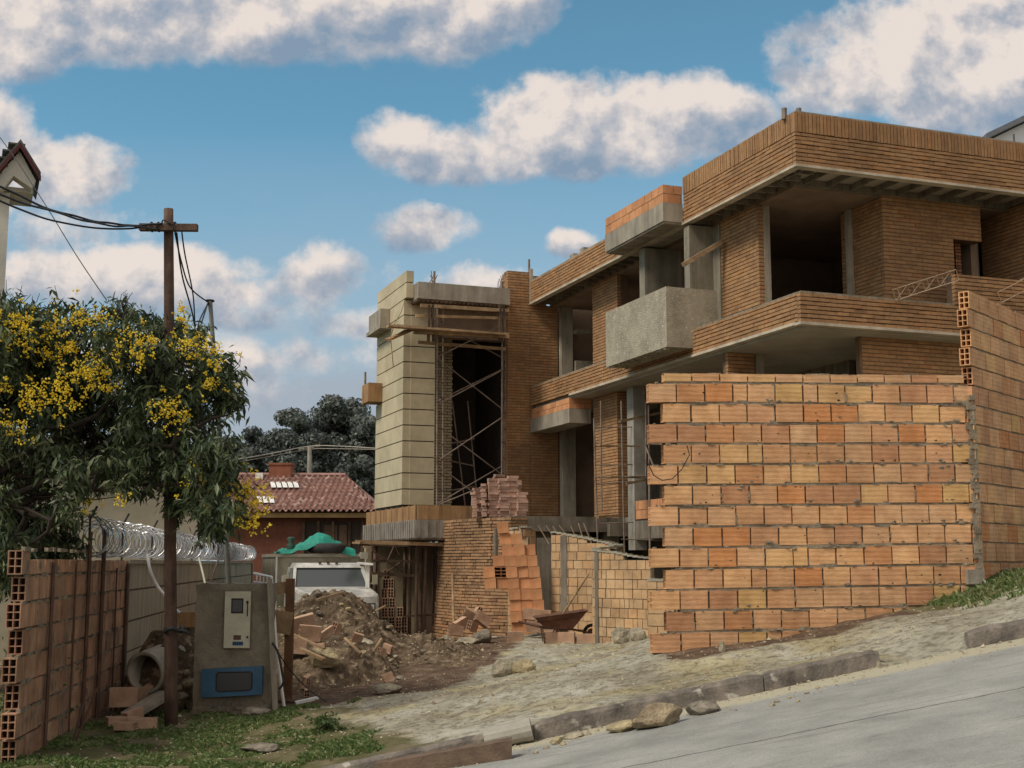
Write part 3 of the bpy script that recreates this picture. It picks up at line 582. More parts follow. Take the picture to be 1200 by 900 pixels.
cable([(-40, 110, 20), (8, 172, 19), (50, 235, 18), (90, 300, 17), (125, 352, 16)], .007, 'single thin wire slanting down into the flowering tree')
T2 = at(246, 351, 18.6)
cable([(205, 272, 15.8), (212, 305, 16.6), (222, 335, 17.6), (238, 350, 18.4), (244, 352, 18.6)], .011, 'cable curving from the crossarm to the top of the thin pole', jag=.02)
cable([(207, 272, 15.8), (213, 320, 16.4), (225, 365, 17.5), (231, 392, 18.), (238, 372, 18.4), (244, 354, 18.6)], .011, 'cable drooping in a deep loop below the crossarm', jag=.03)
cable([(213, 272, 15.8), (217, 300, 16.4), (226, 345, 17.5), (229, 390, 18.), (234, 375, 18.4), (243, 356, 18.6)], .010, 'rightmost cable hanging from the crossarm towards the thin pole', jag=.03)
def thin_pole():
    b = at(269, 690, 19.6); b.z = gz(b.x, b.y) - .1; b = Vector((b.x, 19.6, -2.1)); mb = MB(); mid = at(268, 680, 19.6)
    root = thing('iron_pole', 'thin grey iron pole leaning behind the concrete meter pillar', 'pole', (mid.x + .02, 19.6, -2.1))
    mb.path([Vector((mid.x + .03, 19.6, -2.1)), mid, at(258, 520, 19.2), T2], [.045, .042, .038, .033], 8); mb.build('shaft', M['iron'], root, True)
    mb = MB(); mb.path([T2 + Vector((math.cos(t) * .06, math.sin(t) * .06, -.02)) for t in np.linspace(0, 6.3, 10)], .015, 4); mb.build('wire_binding', M['cable'], root)
thin_pole()
cable([(173, 650, 18.0), (176, 668, 17.9), (184, 686, 17.9), (195, 700, 17.8), (206, 715, 17.6), (211, 718, 17.6)], .022, 'white plastic conduit looping from the wall top towards the pole', 'conduit', 'white', 'conduit')
cable([(233, 654, 24), (236, 665, 23.6), (240, 682, 23.2), (242, 695, 23.)], .02, 'thin pale conduit hanging on the panel wall left of the thin pole', 'conduit', 'meter', 'conduit')
cable([(256, 655, 27), (250, 672, 26), (246, 684, 25), (240, 690, 24)], .02, 'dark branch-like cable lying against the panel wall above the meter pillar', 'wall_cable', 'rust', 'cable')
# ------------------------------------------------------------------ concrete meter pillar
def pillar():
    a = at(225, 840, 16.7); b = at(318, 836, 16.7); top = at(226, 684, 16.7).z; zb = min(gz(a.x, 16.7), gz(b.x, 16.7)) - .25
    root = thing('meter_pillar', 'grey rendered concrete pillar holding a pale meter box above a blue box', 'meter pillar', ((a.x + b.x) / 2, 16.9, zb))
    def rect(x0, y0, x1, y1, yy=16.7):
        p = at(x0, y1, yy); q = at(x1, y0, yy); return p.x, q.x, p.z, q.z
    # rendered body with uneven surface; the two boxes sit in openings
    X0, X1 = a.x, b.x - .05; mb = MB(); nx, nz = 40, 66
    vs = []; 
    for k in range(nz + 1):
        for i in range(nx + 1):
            x = X0 + (X1 - X0) * i / nx; z = zb + (top - zb) * k / nz; w = noise.fractal(Vector((x * 5, 2, z * 5)), .8, 2.1, 4)
            ex = .02 * noise.noise(Vector((9, 3, z * 6))) if i in (0, nx) else 0; ez = .022 * noise.noise(Vector((x * 9, 3, 1))) if k == nz else 0
            dpt = sstep(-1.55, -1.95, z) * .05 * abs(noise.fractal(Vector((x * 7, 9, z * 7)), .8, 2.1, 4))
            vs.append((x + ex, 16.7 + w * .008 + dpt, z + ez))
    fs = [(k * (nx + 1) + i, k * (nx + 1) + i + 1, (k + 1) * (nx + 1) + i + 1, (k + 1) * (nx + 1) + i) for k in range(nz) for i in range(nx)]
    mb.add(vs, fs); rim = [k for k in range(nx + 1)] + [k * (nx + 1) + nx for k in range(1, nz + 1)] + [nz * (nx + 1) + i for i in range(nx - 1, -1, -1)] + [k * (nx + 1) for k in range(nz - 1, 0, -1)]
    n0 = len(mb.v); mb.v += [(mb.v[i][0], 17.12, mb.v[i][2]) for i in rim]; m_ = len(rim)
    for i in range(m_): mb.f.append((rim[i], n0 + i, n0 + (i + 1) % m_, rim[(i + 1) % m_])); mb.m.append(0)
    mb.f.append(tuple(n0 + i for i in range(m_))); mb.m.append(0)
    mb.build('pillar_body', M['pillar'], root, False)
    x0, x1, z0, z1 = rect(263, 693, 295, 759); m = MB(); m.bx(x0 - .01, x1 + .01, 16.66, 16.75, z0 - .01, z1 + .01); box = m.build('meter_box', M['concd'], root)
    m = MB(); m.bx(x0, x1, 16.645, 16.66, z0, z1); m.build('box_door', M['meter'], box)
    wx0, wx1, wz0, wz1 = rect(272, 701, 286.5, 718.5); m = MB(); m.bx(wx0, wx1, 16.638, 16.645, wz0, wz1, 0); m.bx(wx0 + .015, wx1 - .015, 16.636, 16.638, wz0 + .02, wz1 - .02, 1); m.build('meter_window', [M['rubber'], M['glass']], box)
    m = MB(); q = rect(290.5, 704, 292, 722); m.bx(q[0], q[1], 16.632, 16.645, q[2], q[3]); q = rect(290, 704, 292.5, 707); m.bx(q[0], q[1], 16.625, 16.632, q[2], q[3]); q = rect(290, 745, 292, 747.5); m.bx(q[0], q[1], 16.63, 16.645, q[2], q[3]); m.build('latch', M['rubber'], box)
    q = rect(274.5, 744, 283.5, 749.5); m = MB(); m.bx(q[0], q[1], 16.641, 16.645, q[2], q[3]); m.build('number_plate', M['platebr'], box)
    q = rect(273.5, 751.5, 286, 756); m = MB(); m.bx(q[0], q[1], 16.641, 16.645, q[2], q[3]); m.build('blue_sticker', M['bluebr'], box)
    m = MB()
    for i in range(5):
        f = i / 5; m.bx(q[0] + (q[1] - q[0]) * (f + .04), q[0] + (q[1] - q[0]) * (f + .14), 16.639, 16.641, q[2] + .012, q[3] - .012)
    m.build('sticker_text', M['dark'], box)
    # blue gas box, its frame and its window
    x0, x1, z0, z1 = rect(237, 780, 309, 817); dr = .04; cc = .05
    m = MB(); m.box((x0, 16.62, z0), (x1 - x0, 0, dr), (0, .1, 0), (0, 0, z1 - z0 - dr)); bb = m.build('blue_box', M['blue'], root)
    wx0, wx1, wz0, wz1 = rect(255, 786.5, 297, 809.5)
    m = MB(); c = [(wx0 + .02, wz0), (wx1 - .02, wz0 + .02), (wx1, wz0 + .04), (wx1, wz1 - .02), (wx1 - .02, wz1), (wx0 + .02, wz1 - .01), (wx0, wz1 - .03), (wx0, wz0 + .02)]
    n = len(c); m.add([(p[0], 16.616, p[1]) for p in c] + [(p[0], 16.625, p[1]) for p in c], [tuple(range(n))] + [(i, (i + 1) % n, n + (i + 1) % n, n + i) for i in range(n)]); m.build('box_window', M['glass'], bb)
    m = MB(); m.path([(p[0], 16.613, p[1]) for p in c + [c[0]]], .008, 4); m.build('window_gasket', M['rubber'], bb)
    # metal post on its right edge
    p0 = at(324, 832, 16.62); p0.z -= .2; p1 = at(316, 678, 16.62); m = MB(); m.beam(p0, p1, .06, .06, 0, (0, 1, 0)); m.build('edge_post', M['conc'], root)
M['pillar'] = mk('pillar_render', (.30, .26, .19), (.21, .18, .13), sc=2.5, stain=.45, stsc=2., bump=.8, bsc=30)
M['platebr'] = mk('brown_plate', (.16, .09, .06)); M['bluebr'] = mk('blue_plate', (.05, .13, .25))
pillar()
# white pipe frame beside the pillar
m = MB(); a = at(298, 672, 17.6); b = at(318, 676, 17.2); c = at(324, 760, 17.0); d = at(333, 828, 16.9); m.path([a, b, c, d], .022, 6)
for x in (301, 305, 309, 313): p = at(x, 674, 17.4); m.tube(p, p - UP * .1, .01)
a2 = at(298, 682, 17.6); b2 = at(318, 684, 17.3); m.tube(a2, b2, .014)
solo(m, 'bent_gate_frame', M['white'], 'bent thin white metal frame leaning on the right edge of the meter pillar', 'metal frame', (d.x, d.y, gz(d.x, d.y)))
cable([(319, 753, 16.5), (326, 765, 16.5), (331, 790, 16.5), (332, 800, 16.5), (327, 808, 16.5)], .016, 'black hose curling out beside the blue box', 'hose', cat='hose')
cable([(319, 754, 16.6), (340, 785, 17.2), (362, 808, 17.3), (382, 822, 17.1), (392, 825, 17.)], .008, 'thin black wire trailing from the pillar down to the rubble', 'loose_wire', cat='wire')
# timber guard: post and boards
def guard():
    b = at(337, 824, 17.6); t = at(337, 678, 17.6); root = thing('timber_post', 'upright brown timber post with short boards nailed to it right of the pillar', 'post', (b.x, b.y, gz(b.x, b.y)))
    m = MB(); m.bx(b.x - .055, b.x + .055, 17.55, 17.65, gz(b.x, 17.6) - .2, t.z); m.build('post', M['guard'], root)
    for (x0, y0, x1, y1, Y) in ((303, 725, 342, 731, 17.5), (323, 690, 338, 688, 17.7)):
        m = MB(); p = at(x0, y0, Y); q = at(x1, y1, Y); m.beam(p, q, .03, .30 if Y < 17.6 else .16); m.build('board', M['wood'], root)
M['guard'] = mk('red_brown_timber', (.19, .095, .045), (.12, .06, .03), sc=5, stain=.4, stsc=3, bump=.4)
guard()
# ------------------------------------------------------------------ unfinished brick house (frame: x = along street face, y = receding left face)
HOUSE = thing('unfinished_house', 'large unfinished two-storey brick house with deep brick fascias, open dark rooms and a panelled tower', 'house', (K0.x, K0.y, -1.6), math.atan2(BX.y, BX.x))
def hp(name, mb, mats, parent=None, smooth=False):
    return mb.build(name, mats, parent or HOUSE, smooth)
M['mortar2'] = mk('wall_mortar', (.22, .135, .075), (.14, .085, .05), sc=6, stain=.3, bump=.6)
BR = [M['brick'], M['mortar']]; BW = [M['brick'], M['mortar2']]
EX, EY, EZ = Vector((1, 0, 0)), Vector((0, 1, 0)), Vector((0, 0, 1))
def wallA(mb, b, a0, a1, z0, z1, **k):   # left-facing wall: outer face at x=b, from a0 to a1
    bricks(mb, (b, a1, z0), -EY, -EX, a1 - a0, z1 - z0, .245, .058, .018, hj=.006, rnd=RB, **k)
def wallB(mb, a, b0, b1, z0, z1, **k):   # street-facing wall: outer face at y=a
    bricks(mb, (b0, a, z0), EX, -EY, b1 - b0, z1 - z0, .245, .058, .018, hj=.006, rnd=RB, **k)
RB = random.Random(21)
# upper fascia
m = MB(FH); FK = dict(bd=.10, jit=.006, rake=.03)
wallB(m, 0, 0, 9, 7.04, 7.62, **FK); hp('street_fascia', m, BR)
m = MB(FH); wallA(m, 0, .105, 4.25, 7.04, 7.62, **FK); hp('side_fascia', m, BR)
m = MB(FH); wallA(m, 0, 7.2, 13.12, 7.04, 7.62, **FK); hp('side_fascia', m, BR)
def soldier(mb, o, u, n, L, h, w=.062, j=.014):
    x = 0; o = Vector(o)
    while x < L - .03:
        e = RB.uniform(-.006, .006); mb.box(o + u * x + n * e + UP * RB.uniform(-.003, .003), u * min(w, L - x), UP * h, -n * (.1 + e), 0); x += w + j
    mb.box(o + u * .005 - n * .022 + UP * .004, u * (L - .01), UP * (h - .014), -n * .08, 1)
m = MB(FH); soldier(m, (0, 0, 7.64), EX, -EY, 9, .36); hp('soldier_course', m, BR)
m = MB(FH); soldier(m, (0, 4.25, 7.64), -EY, -EX, 4.14, .36); hp('soldier_course', m, BR)
m = MB(FH); m.bx(.02, 9, .012, .14, 8.004, 8.03); m.bx(.02, .13, .137, 4.24, 8.005, 8.029); hp('coping_cap', m, M['conc'])
m = MB(FH); m.bx(.012, .12, 7.21, 13.1, 7.622, 7.66); hp('coping_cap', m, M['conc'])
m = MB(FH); m.bx(-.02, 9, -.025, .15, 6.99, 7.035); m.bx(-.025, .14, .155, 13.12, 6.99, 7.035); hp('fascia_edge', m, M['edge'])
# ribs in the eaves
m = MB(FH)
x = .25
while x < 9: m.bx(x, x + .04, .152, .95, 7.0, 7.11); x += .52
y = .35
while y < 13: 
    if not 4.2 < y < 7.2: m.bx(.142, .6, y, y + .04, 7.0, 7.11)
    y += .42
m.bx(.6, 9, .952, 1.02, 6.98, 7.11); hp('eave_rib', m, M['concd'])
m = MB(FH); m.bx(.1, 9.2, .1, 13.145, 7.115, 7.40); hp('roof_slab', m, M['soffit'])
m = MB(FH); m.bx(.61, 9.1, 1.03, 13.14, 6.96, 7.11); hp('ceiling', m, M['inner'])
# second-floor band
m = MB(FH); wallB(m, 0, 0, 3.42, 4.19, 4.70, **FK); wallB(m, 0, 3.43, 9, 4.19, 4.72, **FK); hp('street_parapet', m, BR)
m = MB(FH); wallA(m, 0, .105, 13.12, 4.21, 4.70, **FK); hp('side_parapet', m, BR)
m = MB(FH); wallB(m, .02, 3.36, 5.32, 4.73, 5.30, bd=.1, rake=.02, thick=.25); hp('raised_parapet', m, BR)
m = MB(FH); m.bx(-.03, 9, -.03, .16, 4.135, 4.185); m.bx(-.03, .15, .165, 10.4, 4.15, 4.20); hp('parapet_edge', m, M['edge'])
m = MB(FH); m.bx(.015, .1, .11, 13.1, 4.703, 4.74); m.bx(.02, 3.3, .012, .1, 4.703, 4.74); hp('parapet_cap', m, M['mortarg'])
m = MB(FH); m.bx(.12, 9.1, .12, 13.05, 4.10, 4.6); hp('upper_floor_slab', m, M['soffit'])
# first row of rooms, upper storey
m = MB(FH); wallA(m, .6, 2.33, 3.77, 4.6, 6.98, thick=.14); hp('side_wall', m, BW)
m = MB(FH); wallB(m, 2.31, .6, .72, 4.6, 6.97); hp('wall_return', m, BW)
m = MB(FH); m.bx(.722, .86, 2.30, 2.5, 4.6, 6.96); hp('column', m, M['conc'])
m = MB(FH); wallB(m, .95, 2.51, 4.82, 4.6, 6.98, thick=.25, holes=[(1.63, 3, .9, 1.66)]); wallA(m, 2.505, 1.06, 2.3, 4.6, 6.97); hp('street_wall', m, BW)
m = MB(FH); m.bx(2.42, 2.50, 1.9, 2.05, 4.6, 6.95); hp('door_jamb', m, M['conc'])
m = MB(FH)
for i in range(12): m.bx(4.42, 4.55, 1.24, 1.34, 5.5 + i * .066, 5.5 + i * .066 + .045)
m.bx(4.44, 4.46, 1.25, 1.33, 5.5, 6.26); m.bx(4.51, 4.53, 1.25, 1.33, 5.5, 6.26); hp('brick_mullion', m, M['brickr'])
m = MB(FH); wallA(m, 5.5, .3, 1.75, 4.6, 6.98); wallB(m, .3, 5.61, 9, 4.6, 6.98); hp('street_wall', m, BW)
m = MB(FH); m.bx(5.35, 5.42, 1.75, 1.85, 4.6, 6.95); hp('window_jamb', m, M['conc'])
# interior partitions
m = MB(FH); m.bx(.86, 9, 6.0, 6.15, 4.6, 6.96); m.bx(9.1, 9.25, 1, 13, 1.0, 7.1); m.bx(.7, 9.2, 13.3, 13.45, 1.0, 7.1); m.bx(4.8, 4.95, 1.25, 6, 4.6, 6.96); m.bx(1.2, 9.1, 8.0, 8.15, 4.6, 6.96); hp('inner_wall', m, M['inner'] if 'inner' in M else M['concd'])
m = MB(FH); m.bx(2.05, 2.5, 5.95, 5.99, 4.6, 6.5); hp('doorway_shade', m, M['dark'])  # flat dark sheet on the wall, painted as the shade of a doorway
# side face: narrow panels by the box balcony and beyond
m = MB(FH); m.bx(.03, 1.5, 4.07, 4.3, 4.76, 6.95); m.bx(.58, 1.5, 3.79, 4.065, 4.76, 6.94); fin = hp('fin_wall', m, M['plasterd'])
m = MB(FH); m.bx(.03, 1.6, 6.15, 6.42, 4.76, 6.95); hp('fin_wall', m, M['plasterd'])
m = MB(FH); m.bx(1.5, 1.55, 4.1, 6.1, 4.7, 6.95); m.bx(.9, .96, 6.10, 6.14, 5.5, 6.1); hp('balcony_back_wall', m, M['concd'])
m = MB(FH); p = on_a(801, 310, 3.6); q = on_a(845, 284, 3.6); 
mm_ = MB(); mm_.beam(p, q, .14, .09); mm_.build('diagonal_prop', M['wood'], HOUSE)
m = MB(FH); m.bx(-.60, -.48, 3.93, 6.88, 4.33, 5.57); m.bx(-.48, .58, 3.93, 4.05, 4.33, 5.568); m.bx(-.48, -.04, 6.76, 6.88, 4.33, 5.568); m.bx(-.48, -.045, 4.05, 6.76, 4.33, 4.45)
# rough drips of concrete below the box
for _ in range(60):
    a_ = RB.uniform(4.0, 6.8); b_ = RB.choice([RB.uniform(-.59, -.5)] * 3 + [RB.uniform(-.5, -.2)]); s_ = RB.uniform(.02, .09); m.bx(b_, b_ + s_, a_, a_ + s_, 4.33 - RB.uniform(.01, .04), 4.332)
bal = hp('box_balcony', m, M['plaster'])
m = MB(FH); m.bx(-.46, .0, 4.27, 7.18, 7.04, 7.44); m.bx(-.43, .5, 4.3, 7.15, 7.0, 7.045); sl = hp('canopy_slab', m, M['conc'])
m = MB(FH); bricks(m, (-.455, 7.16, 7.445), -EY, -EX, 2.88, .38, .30, .18, .015, bd=.11, rnd=RB, rake=.01); bricks(m, (-.344, 4.28, 7.445), EX, -EY, .34, .38, .30, .18, .015, bd=.1, rnd=RB, rake=.01)
hp('block_upstand', m, [M['blocko'], M['mortarg']], sl)
m = MB(FH); wallA(m, .6, 8.82, 10.3, 4.6, 6.98, thick=.3); hp('side_wall', m, BW)
m = MB(FH); m.bx(.62, .8, 7.5, 7.62, 4.7, 6.95); m.bx(.3, .5, 7.66, 7.8, 5.35, 5.5); m.bx(.7, .78, 6.44, 8.8, 4.7, 5.2); hp('window_jamb', m, M['conc'])
m = MB(FH); m.bx(.83, 1.16, 12.9, 13.1, 4.6, 6.95); hp('column', m, M['conc'])
m = MB(FH); m.bx(1.16, 6, 12.7, 12.8, 4.6, 5.45); m.bx(1.16, 6, 12.6, 12.85, 6.2, 6.3); hp('inner_beam', m, M['plasterd'])
# the tall brick pier between tower and side face
m = MB(FH); wallB(m, 13.15, -.65, 0.0, 1.05, 7.9, thick=.3); wallB(m, 13.153, 0.006, .82, 1.05, 7.0, thick=.3); wallA(m, -.646, 13.27, 13.6, 1.05, 7.88); hp('tower_pier', m, BW)
m = MB(FH); wallB(m, 13.3, 0.0, .55, 7.0, 7.85); hp('pier_top', m, BW)
m = MB(FH); m.bx(-.02, .06, 13.06, 13.13, 7.0, 7.98); hp('fascia_stop', m, M['conc'])
m = MB(FH); hollow(m, (.08, 13.18, 7.72), EX, EY, EZ, .1, .2, .12, 'a'); 
# ground storey, side face
m = MB(FH); m.bx(.83, 1.2, 12.85, 13.1, 1.05, 4.1); hp('column', m, M['conc'])
m = MB(FH); wallA(m, .6, 8.9, 10.3, 1.05, 4.12, thick=.3); wallB(m, 8.895, .6, 1.2, 1.05, 4.12); hp('entrance_pier', m, BW)
m = MB(FH); m.bx(.55, .85, 7.9, 8.25, .3, 4.1); hp('column', m, M['concl'])
m = MB(FH); m.bx(0.0, .6, 10.45, 13.12, 3.48, 3.84); cs = hp('canopy_slab', m, M['conc'])
m = MB(FH); bricks(m, (.02, 13.1, 3.85), -EY, -EX, 2.62, .275, .3, .125, .012, bd=.1, rnd=RB, rake=.01); bricks(m, (.125, 10.48, 3.85), EX, -EY, .5, .275, .3, .125, .012, bd=.1, rnd=RB); hp('block_course', m, [M['blocko'], M['mortarg']], cs)
m = MB(FH); wallB(m, 2.9, .2, .8, 1.6, 4.12, thick=.2); hp('street_wall', m, BW)
m = MB(FH); m.bx(.83, 1.0, 2.88, 3.1, 1.0, 4.1); hp('column', m, M['conc'])
m = MB(FH); wallB(m, .5, 1.6, 9, 1.0, 4.1, thick=.2); m.bx(1.55, 1.597, .5, .62, 1., 4.09, 1); hp('street_wall', m, BW)
m = MB(FH); m.bx(1.0, 9, 6.5, 6.65, -.5, 4.1); m.bx(1.8, 9, 9.0, 9.15, -.5, 4.1); m.bx(3.0, 3.15, 2.9, 13, 1.1, 4.1); hp('inner_wall', m, M['concd'])
m = MB(FH); m.bx(.6, 9.1, .55, 13.1, .88, 1.06); m.bx(-2.3, .6, 8.55, 13.1, .80, 1.055); hp('ground_floor_slab', m, M['concd'])
m = MB(FH); m.bx(-2.2, .1, 8.44, 8.62, .72, 1.065); m.bx(.1, 1.0, 8.3, 8.5, .62, .95); m.bx(.56, .8, .6, 8.29, .55, .95); hp('ground_beam', m, M['concd'])
m = MB(FH); bricks(m, (.57, 8.2, 1.0), -EY, -EX, 3.2, .42, .3, .2, .015, bd=.12, rnd=RB); hp('block_upstand', m, [M['blocko'], M['mortarg']])
for q_ in ((-1.1, -.85, 8.9, 9.15, -1.9, .8), (.1, .5, 8.65, 8.85, -1.9, .79), (.6, .85, 4.2, 4.5, -1.5, .54)):
    m = MB(FH); m.bx(*q_); hp('basement_column', m, M['concd'])
m = MB(FH); m.bx(1.4, 1.6, .6, 13, -1.8, .88); m.bx(-2.2, 1.4, 12.3, 12.5, -1.9, .8); hp('basement_wall', m, M['concd'])
# base of brick under the terrace, its left face swelling outwards at the foot
def base_wall():
    m = MB(FH); rr = random.Random(2); P = [(-3.05, 11.6), (-2.95, 10.4), (-2.62, 9.0)]; Q = [(-2.62, 9.0), (-2.3, 8.42), (-1.9, 8.42)]
    segs = [(P[0], P[1]), (P[1], P[2]), (Q[0], Q[1]), (Q[1], Q[2])]
    z = -1.95; r = 0
    while z < 1.03:
        t = max(0, (-.1 - z) / 1.7); sw = .5 * t ** 1.6
        for si, (p, q) in enumerate(segs):
            p = Vector((*p, 0)); q = Vector((*q, 0)); d = (q - p); L = d.length; d.normalize(); n = Vector((d.y, -d.x, 0)); n = -n if n.x > 0 and si < 3 else n
            if si == 3: n = Vector((0, -1, 0))
            k = sw * (.25, .55, 1.0, .9)[si] ; x = -.12 * (r % 2)
            while x < L + (.25 * t if si in (2, 3) else 0):
                a = max(x, 0); b = min(x + .245, L + (.1 if si == 1 else 0) + .3 * t * (si > 1))
                if b - a > .03:
                    e = rr.uniform(-.012, .012) + (.03 * rr.random() * t)
                    m.box(p + d * a + n * (k + e) + UP * (z + rr.uniform(-.003, .003)), d * (b - a), UP * .055, -n * .16, 0)
                x += .252
            m.box(p + d * .0 + n * (k - .035) + UP * (z - .012), d * (L + .25 * t), UP * .08, -n * .14, 1)
        z += .073; r += 1
    hp('base_wall', m, [M['brickw'], M['basejoint']])
    m = MB(FH); m.bx(-2.55, -.2, 8.75, 11.0, -1.9, .79); hp('base_core', m, M['concd'])
M['basejoint'] = mk('base_joint', (.24, .165, .10), (.16, .105, .065), sc=6, stain=.3, bump=.6)
M['brickw'] = mk('base_brick', (.44, .265, .145), (.32, .185, .095), sc=9, isl=[(0, (.6, .58, .55)), (.3, (.9, .88, .85)), (.7, (1, 1, 1)), (1, (1.15, 1.0, .85))], stain=.35, stsc=.7, bump=.5)
base_wall()
# tower
T = thing_T = HOUSE
m = MB(FH); z = 1.5
tb = -3.55
while z < 7.55:
    zz = min(z + .388, 7.62); m.bx(tb, tb + .2, 13.17 if z < 6.6 else 12.95, 16.0, z, zz)
    if z < 6.55: m.bx(tb + .2, -2.69, 13.15, 13.35, z, zz)
    z += .416
hp('tower_panel', m, M['panel'])
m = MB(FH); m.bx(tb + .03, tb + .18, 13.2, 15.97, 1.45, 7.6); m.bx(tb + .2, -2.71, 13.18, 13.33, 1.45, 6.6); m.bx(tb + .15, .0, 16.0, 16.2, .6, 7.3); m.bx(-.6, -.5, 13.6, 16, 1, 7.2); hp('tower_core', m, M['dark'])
q0_ = on_a(508, 500, 14.1); q1_ = on_a(530, 500, 14.1); b0_ = (q0_ - K0).dot(BX); b1_ = (q1_ - K0).dot(BX); m = MB(FH); bricks(m, (b0_, 14.1, 1.2), EX, -EY, b1_ - b0_, 5.2, .245, .06, .02, rnd=RB); hp('tower_inner_wall', m, [M['panel'], M['mortar']])
m = MB(FH); m.bx(-3.34, -.80, 12.55, 16.0, 6.82, 7.26); ts = hp('tower_slab', m, M['conc'])
m = MB(FH); 
for i in range(20):
    b_ = -3.3 + i * .122; m.tube((b_, 12.57, 6.80), (b_, 15.9, 6.80), .06, seg=8)
m.bx(-3.25, -.85, 12.7, 15.9, 6.78, 6.83); hp('slab_forming', m, M['wooddk'], ts)
m = MB(FH); m.bx(-3.5, -.66, 13.2, 13.5, 5.95, 6.75); hp('tower_lintel', m, M['inner'])
m = MB(FH); m.bx(-3.82, -3.56, 14.6, 15.9, 6.42, 6.9); m.bx(-3.88, -3.56, 14.4, 15.95, 6.32, 6.425); hp('rear_ledge', m, M['conc'])
m = MB(FH); m.bx(-3.95, -3.56, 15.3, 16.05, 4.42, 4.94); hp('rear_ledge', m, M['form'])
# base slab of the tower with its plywood edge
m = MB(FH); m.bx(-3.75, -2.2, 11.2, 16.5, .60, 1.05); m.bx(-2.2, -.7, 12.0, 16, .6, 1.04)
for i in range(26):
    y_ = 11.25 + i * .2; m.bx(-3.765, -3.755, y_, y_ + .10, .62, 1.03)
for i in range(4): m.bx(-3.7 + i * .2, -3.62 + i * .2, 11.185, 11.195, .62, 1.03)
tbs = hp('tower_base_slab', m, M['concl2'])
m = MB(FH)
for i in range(9): m.bx(-3.72, -3.69, 11.3 + i * .55, 11.3 + i * .55 + .545, 1.055, 1.40)
for i in range(6): m.bx(-3.69 + i * .28, -3.69 + i * .28 + .275, 11.22, 11.25, 1.055, 1.40)
for i in range(9): m.bx(-3.735, -3.722, 11.3 + i * .55, 11.34 + i * .55, 1.06, 1.42)
hp('plywood_edge', m, M['form'], tbs)
m = MB(FH); m.bx(-3.9, -2.6, 11.15, 16.3, .555, .595); hp('soffit_board', m, M['wooddk'], tbs)
pa_, pb_ = on_a(428, 700, 15.2), on_a(489, 700, 15.2); m = MB(); m.box(Vector((pa_.x, pa_.y, -2.1)), Vector((pb_.x - pa_.x, pb_.y - pa_.y, 0)), AX * .2, UP * 2.66); hp('rear_wall', m, M['sandwall'])
pa_, pb_ = on_a(491, 700, 13.4), on_a(530, 700, 13.4); m = MB(); m.box(Vector((pa_.x, pa_.y, -2.1)), Vector((pb_.x - pa_.x, pb_.y - pa_.y, 0)), AX * .15, UP * 2.62); hp('basement_wall', m, M['inner'])
# rods and stubs on the roof
for i, (x, y0, y1, aa) in enumerate(((620, 304, 318, 13.2), (509, 330, 318, 12.8), (919, 127, 136, .3), (936, 127, 134, .3), (588, 330, 336, 12.8), (428, 436, 450, 15.9))):
    p = on_a(x, max(y0, y1) + 4, aa); q = on_a(x, min(y0, y1), aa); m = MB(); m.tube(p, q, .035 if i < 2 or i == 5 else .05)
    if i in (1, 4):
        c = p.lerp(q, .4)
        for k in range(5): m.tube(c + Vector((R.uniform(-.15, .15), 0, -.1)), c + Vector((R.uniform(-.12, .12), 0, R.uniform(.1, .3))), .012)
    m.build('rebar_stub', M['steel'], HOUSE)
# roof kerb blocks over the balcony
for x in (672, 684): 
    p = on_b(x, 302 - (x - 672) * .6, .2); m = MB(); m.box(p, BX * .2, AX * .25, UP * .12); m.build('roof_block', M['conc'], HOUSE)
